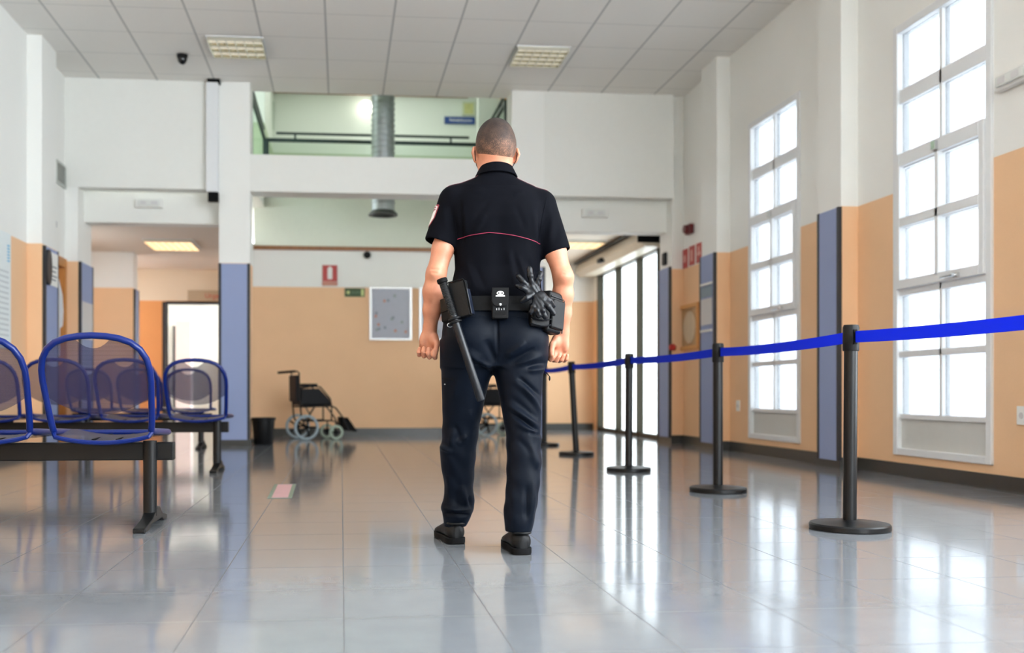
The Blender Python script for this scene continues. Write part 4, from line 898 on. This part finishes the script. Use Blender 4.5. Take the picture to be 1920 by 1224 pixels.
project('badge_lettering', bv_shirt, BO, uv, vv, dv, [(-.026, .024), (.026, .024), (.026, .030), (-.026, .030)], mat('badge_dark_red', (120, 44, 60), .6), bd, .0046)
project('badge_lettering', bv_shirt, BO, uv, vv, dv, [(-.026, .036), (.026, .036), (.02, .041), (-.02, .041)], M['piping'], bd, .0046)

# ---- trousers
T = SDF((-.28, -.24, .05), (.25, .32, 1.06), .0042)
T.loft([(1.05, -.192, .174, .02, .112), (1.0, -.205, .186, .02, .122), (.95, -.228, .196, .018, .128), (.90, -.234, .2, .016, .132), (.86, -.236, .2, .014, .132), (.80, -.236, .2, .012, .125), (.755, -.234, .196, .012, .11)], .03, 2.4)
T.ell((-.108, -.06, .875), (.10, .08, .095), .05); T.ell((.08, -.07, .87), (.10, .08, .095), .05)
LT = [(.86, -.236, -.012, .012, .125), (.795, -.236, -.016, .02, .122), (.73, -.237, -.022, .035, .112), (.697, -.236, -.036, .045, .108), (.623, -.233, -.053, .065, .10), (.513, -.231, -.074, .10, .092), (.44, -.235, -.083, .118, .09), (.401, -.243, -.088, .128, .088), (.369, -.242, -.09, .135, .086), (.309, -.232, -.094, .15, .083), (.247, -.223, -.098, .167, .08), (.21, -.221, -.096, .177, .08), (.165, -.236, -.091, .188, .083), (.140, -.236, -.094, .193, .082), (.118, -.229, -.106, .197, .074), (.070, -.226, -.128, .198, .062)]
RT = [(.873, -.012, .2, .012, .128), (.795, -.016, .198, .004, .124), (.731, -.02, .184, -.004, .114), (.67, -.006, .176, -.012, .106), (.576, .011, .171, -.028, .096), (.491, .026, .169, -.042, .092), (.41, .03, .168, -.056, .09), (.382, .029, .170, -.06, .088), (.305, .028, .163, -.072, .084), (.266, .026, .16, -.078, .082), (.189, .017, .148, -.085, .078), (.146, .014, .140, -.088, .076), (.12, .017, .133, -.088, .072), (.088, .022, .129, -.088, .068)]
T.loft(LT, .022, 2.25); T.loft(RT, .022, 2.25)
V, Q = T.mesh(2)
fl = [(-.015, 1.0, -.012, .80, .006, -.004), (-.06, .86, -.02, .77, .014, -.005), (-.13, .80, -.03, .74, .012, .006), (-.10, .77, -.04, .735, .010, -.005), (-.16, .82, -.06, .78, .014, .003), (.02, .79, .10, .85, .013, .006), (.03, .765, .14, .825, .011, -.006), (.06, .76, .17, .80, .012, .006), (.10, .75, .19, .77, .010, -.006), (.11, .735, .185, .745, .010, .005),
      (.05, .70, .16, .60, .012, .004), (.07, .71, .17, .63, .009, -.005), (.09, .68, .168, .56, .010, .005), (.04, .63, .15, .54, .012, -.004), (.03, .60, .155, .51, .011, .006), (.04, .57, .16, .485, .008, -.006), (.06, .53, .165, .47, .012, .005), (.11, .49, .168, .475, .007, -.008), (.06, .47, .13, .40, .013, -.003), (.12, .44, .15, .34, .014, .005),
      (.13, .30, .12, .13, .012, .005), (.10, .28, .10, .14, .010, -.004), (.04, .34, .05, .14, .016, .002), (-.19, .52, -.15, .44, .014, -.005), (-.18, .50, -.20, .42, .014, .004), (-.13, .47, -.17, .43, .012, .004), (-.12, .58, -.10, .50, .016, .003), (-.24, .42, -.19, .40, .010, .006), (-.15, .26, -.13, .17, .013, .006), (-.18, .24, -.17, .16, .014, -.004), (-.125, .21, -.10, .15, .010, -.005), (-.235, .132, -.11, .125, .008, -.006), (-.23, .155, -.10, .148, .009, .005), (-.21, .30, -.20, .20, .012, .003), (-.17, .70, -.19, .62, .014, .003), (-.10, .72, -.08, .63, .014, -.003)]
V = folds(V, Q, [(*q[:5], q[5]*1.9) for q in fl])
N_ = vnormals(V, Q); V = V+N_*(.0014*np.sin(V[:, 2]*70+V[:, 0]*55+2*np.sin(V[:, 0]*31))*np.clip((.62-V[:, 2])*6, 0, 1))[:, None]
tr = mk('trousers', V, Q, M['trouser'], G); bv_tr = BVHTree.FromPolygons([tuple(v) for v in V], [tuple(q) for q in Q.tolist()])
strip('seat_seam', bv_tr, [(-.012, -1, .985), (-.016, -1, .76)], (0, 1, 0), .001, M['trouser'], tr, 20); strip('pocket_zip', bv_tr, [(-.232, -1, .708), (-.19, -1, .702)], (0, 1, 0), .0022, M['matte'], tr, 12)
strip('pocket_seam', bv_tr, [(.045, -1, .955), (.15, -1, .94)], (0, 1, 0), .0012, M['trouser'], tr, 16); strip('pocket_seam', bv_tr, [(-.17, -1, .945), (-.06, -1, .955)], (0, 1, 0), .0012, M['trouser'], tr, 16)
MB().tube([(.186, -.03, .735), (.196, -.05, .725), (.203, -.052, .715)], .0022, 6).ball((.2045, -.052, .706), (.004, .004, .010), 10, 6).build('zip_pull', M['black'], tr)
MB().ball((-.2225, -.015, .682), .0035, 8, 6).build('rivet', M['steel'], tr)
# ---- belt
b = MB(); vs = []; NA = 72
for (g, z) in ((0, .978), (.006, .978), (.006, 1.037), (0, 1.037)):
    for i in range(NA):
        a = 2*PI*i/NA; ca, sa = math.cos(a), math.sin(a); n = 2.4; q = (abs(ca)**n+abs(sa)**n)**(-1/n); t = (z-.978)/.059
        vs.append((-.007+(.205+g-.006*t)*q*ca, .018+(.1275+g-.004*t)*q*sa-.004, z))
b.add(vs, [(i*NA+k, i*NA+(k+1) % NA, ((i+1) % 4)*NA+(k+1) % NA, ((i+1) % 4)*NA+k) for i in range(4) for k in range(NA)])
belt = b.build('duty_belt', M['nylon'], G); MB().box(-.03, .03, .15, .156, .98, 1.036).build('buckle', M['black'], belt, bevel=.004)
# ---- shoes
def shoe(loc, ang, label=None):
    st = [(.0, .014, .072, .0), (.004, .024, .080, .0), (.014, .034, .089, 0), (.034, .0405, .094, 0), (.07, .041, .098, 0), (.11, .041, .094, 0), (.15, .045, .080, .0), (.19, .0485, .066, -.002), (.23, .047, .054, -.003), (.262, .040, .046, -.005), (.283, .026, .038, -.006), (.292, .010, .034, -.006)]
    mtx = Matrix.Translation(Vector(loc)) @ Matrix.Rotation(ang, 4, 'Z'); up = MB(); so = MB(); vs = []; NA = 20
    for s, w, h, cx in st:
        for k in range(NA):
            a = 2*PI*k/NA; ca, sa = math.cos(a), math.sin(a); q = (abs(ca)**2.6+abs(sa)**2.6)**(-1/2.6); zz = .016+(h-.016)*(.5+.5*q*sa); wid = w*(1 if zz < h*.5 else 1-.28*((zz/h-.5)/.5)**1.5*(1 if s < .15 else .6))
            vs.append(mtx @ Vector((cx+wid*q*ca, s, zz)))
    n = len(st); up.add(vs, [(i*NA+k, i*NA+(k+1) % NA, (i+1)*NA+(k+1) % NA, (i+1)*NA+k) for i in range(n-1) for k in range(NA)]+[tuple(range(NA))[::-1], tuple((n-1)*NA+k for k in range(NA))])
    o = up.build('shoe', M['leather'], G, angle=60)
    outl = [(cx+(w+.002), s-.002) for s, w, h, cx in st]+[(cx-(w+.002), s-.002) for s, w, h, cx in st[::-1]]; outl = [tuple((mtx @ Vector((a, c_, 0)))[:2]) for a, c_ in outl]
    so.prism(outl, 'z', .001, .028); so.build('sole', M['matte'], o, bevel=.004)
    co = MB(); pts = []
    for k in range(13): a = PI+PI*k/12; pts.append(mtx @ Vector((.036*math.cos(a), .03+.034*math.sin(a)*1.0, .088)))
    co.tube(pts, .0055, 8); co.build('collar_pad', M['leather'], o)
    return o
shoe((-.168, .128, 0), R(12)); shoe((.0855, -.15, 0), R(5))

# ================================================================== kit on the belt: things of their own
def W2(o): o.location = G.location; o.rotation_euler = G.rotation_euler; return o
def kit(name, label, cat, group=None): return W2(thing(name, label, cat, group=group))
def fr(c, rz, tilt): return Matrix.Translation(Vector(c)) @ Matrix.Rotation(rz, 4, 'Z') @ Matrix.Rotation(tilt, 4, 'Y')
k = kit('belt_pouch', 'tilted open black leather pouch at the left hip of the guard', 'pouch')
mx = fr((-.158, -.142, 1.02), R(-24), R(-12))
MB().box(-.040, .034, -.018, .018, -.074, .074, mx).build('pouch_body', M['leather'], k, bevel=.007)
MB().box(.0345, .039, -.016, .016, -.068, .035, mx).build('side_gusset', mat('blue_black_leather', (18, 24, 38), .35), k, bevel=.004); MB().tube([mx @ Vector(p) for p in ((.036, -.017, -.07), (.036, -.018, .06), (.03, -.018, .075), (-.04, -.018, .075))], .003, 6).build('edge_binding', M['matte'], k)  # gusset in a lighter, bluer leather colour than the pouch body
k = kit('key_pouch', 'small dark pouch behind the baton handle on the left hip', 'pouch')
mx = fr((-.205, -.075, .985), R(-60), R(-6)); MB().box(-.04, .04, -.02, .02, -.05, .045, mx).build('pouch_body', M['nylon'], k, bevel=.01); MB().box(-.03, .03, -.025, -.02, -.01, .045, mx).build('flap', M['leather'], k, bevel=.003)
k = kit('baton', 'long black baton hanging slanted through a ring at the left hip', 'baton')
p0, p1 = Vector((-.236, -.150, 1.098)), Vector((-.0805, -.168, .616)); dd_ = (p1-p0).normalized()
MB().tube([p0+dd_*.15, p0+dd_*.165, p1-dd_*.006, p1], [.0155, .0172, .0172, .0150], 20).build('shaft', mat('satin_baton', (14, 17, 23), .33, spec=.3, var=.08), k)
h = MB(); pts = []; rs = []
for i in range(46): pts.append(p0+dd_*(.012+.0031*i)); rs.append(.0158+.0011*(i % 2))
h.tube(pts, rs, 18); h.build('ribbed_grip', M['satin'], k); MB().tube([p0-dd_*.004, p0, p0+dd_*.012, p0+dd_*.016], [.019, .0215, .0215, .017], 20).build('end_cap', M['matte'], k)
k = kit('baton_ring', 'double black rubber ring holding the baton below the belt', 'ring'); rc = p0+dd_*.172; u_ = dd_.orthogonal().normalized(); w_ = dd_.cross(u_); MBr = MB()
for q in (-.008, .006): MBr.tube([rc+dd_*q+(u_*math.cos(2*PI*i/24)+w_*math.sin(2*PI*i/24))*.0215 for i in range(24)], .0052, 8, closed=True)
MBr.build('rubber_rings', M['black'], k); MB().tube([rc+Vector((0, .02, 0)), (-.19, -.128, .975), (-.192, -.126, 1.035)], .011, 8, flat=.35).build('hanger_strap', M['nylon'], k); MB().tube([rc+Vector((-.02, .0, -.018))+Vector((.011*math.cos(2*PI*i/16), 0, .008*math.sin(2*PI*i/16))) for i in range(16)], .0017, 6, closed=True).build('metal_ring', M['steel'], k)
k = kit('flashlight_pouch', 'upright black nylon pouch with white eye emblem at the small of the back', 'pouch'); mx = Matrix.Translation((-.004, -.139, 1.003))
MB().box(-.033, .033, -.018, .018, -.061, .05, mx).build('pouch_body', M['nylon'], k, bevel=.006)
fp = [(-.034, .062), (.034, .062), (.034, .005), (.024, -.010), (0, -.016), (-.024, -.010), (-.034, .005)]; fl_ = MB(); fl_.prism([(a-.004, b+1.003) for a, b in fp], 'y', -.163, -.157); fo = fl_.build('flap', M['nylon'], k, bevel=.003)
MB().lathe([(.001, -.004), (.005, -.0035), (.0062, 0), (.001, 0)], (-.004, -.163, .998), 16, 'y').build('snap_button', M['steel'], fo)
em = MB(); em.tube([(-.004+.0125*math.cos(2*PI*i/28), -.1645, 1.0425+.0065*math.sin(2*PI*i/28)) for i in range(28)], .0021, 6, closed=True); em.build('eye_emblem', M['paper'], fo)
MB().ball((-.004, -.1645, 1.0425), (.005, .0012, .0042), 12, 8).build('emblem_pupil', M['paper'], fo); MB().box(-.022, .014, -.1655, -.163, 1.029, 1.034).build('emblem_bar', M['paper'], fo)
for i, (x, hh) in enumerate(((-.019, .004), (-.010, .006), (.0, .003), (.010, .005))): MB().box(x, x+.0022, -.1585, -.157, .976, .976+hh+.003).build('white_mark', M['lgrey'], k)
MB().box(-.026, .018, -.1585, -.157, .958, .970).build('woven_label', M['matte'], k); MB().box(-.026, .018, -.160, -.157, .945, .951).build('lower_loop', M['nylon'], k)
k = kit('utility_pouch', 'bulky black zipped pouch at the right hip below the gloves', 'pouch'); mx = fr((.206, -.062, .972), R(48), R(8))
MB().box(-.05, .05, -.03, .03, -.085, .085, mx).build('pouch_body', M['leather'], k, bevel=.014, seg=3); MB().box(-.042, .042, -.045, -.028, -.07, .05, mx).build('front_pocket', M['leather'], k, bevel=.01)
MB().tube([mx @ Vector((a, -.032, b)) for a, b in ((-.046, .06), (.046, .06), (.047, -.078))], .0028, 6).build('zip_line', M['satin'], k); MB().box(.05, .064, -.016, .016, -.04, .035, mx).build('side_clip', M['black'], k, bevel=.004)
MB().tube([mx @ Vector(p) for p in ((.05, .0, -.05), (.066, -.004, -.062), (.074, -.004, -.058))], [.006, .008, .004], 8).build('strap_end', M['matte'], k)
k = kit('glove_holder', 'shiny black leather holder loop under the hanging gloves', 'holder'); mx = fr((.152, -.128, .955), R(14), R(3))
MB().box(-.038, .04, -.02, .02, -.045, .05, mx).build('holder_body', M['leather'], k, bevel=.008)
for zz in (-.012, -.034): MB().tube([mx @ Vector((-.04+.084*i/10, -.024-.012*math.sin(PI*i/10), zz-.008*math.sin(PI*i/10))) for i in range(11)], .0045, 8, flat=.6).build('holder_strap', M['glove'], k)
def glove(label, palm, pr, fingers, cuff, rz=0):
    g = SDF([min([palm[i]-.05]+[f[-1][i]-.03 for f in fingers]+[cuff[i]-.05]) for i in range(3)], [max([palm[i]+.05]+[f[-1][i]+.03 for f in fingers]+[cuff[i]+.05]) for i in range(3)], .0022)
    g.ell(palm, pr, .01); g.cone(palm, cuff, pr[0]*.7, pr[0]*.8, .012, sy=.55)
    for f in fingers:
        n = len(f)-1; rs = [.0132-.0022*i/n for i in range(n+1)]; g.chain([Vector(q) for q in f], rs, .005)
    V, Q = g.mesh(2); N = vnormals(V, Q); V = V+N*(.0006*np.sin(V[:, 2]*260+V[:, 0]*140+3*np.sin(V[:, 0]*90)))[:, None]
    return W2(tag(mk('leather_glove', V, Q, M['glove'], None), label, 'glove', 'leather gloves hung from the belt'))
glove('black leather glove with fingers fanned upwards at the right hip', (.128, -.163, 1.05), (.030, .018, .028),
      [[(.112, -.168, 1.058), (.086, -.174, 1.088), (.067, -.172, 1.108)], [(.122, -.17, 1.068), (.114, -.178, 1.108), (.1105, -.174, 1.140)], [(.136, -.165, 1.07), (.148, -.168, 1.098), (.156, -.160, 1.122)], [(.108, -.168, 1.045), (.084, -.176, 1.062), (.064, -.17, 1.071)], [(.118, -.172, 1.032), (.098, -.182, 1.022), (.083, -.176, 1.011)]], (.15, -.15, 1.03))
glove('black leather glove with fingers hanging down over the right hip pouch', (.152, -.172, 1.022), (.032, .017, .026),
      [[(.136, -.178, 1.01), (.124, -.186, .985), (.116, -.184, .966)], [(.15, -.18, 1.005), (.160, -.19, .972), (.172, -.184, .946)], [(.164, -.178, 1.012), (.184, -.18, .99), (.206, -.168, .962)], [(.142, -.178, 1.008), (.140, -.19, .972), (.146, -.188, .952)], [(.17, -.165, 1.025), (.192, -.155, 1.012), (.208, -.14, .994)]], (.14, -.155, 1.045))
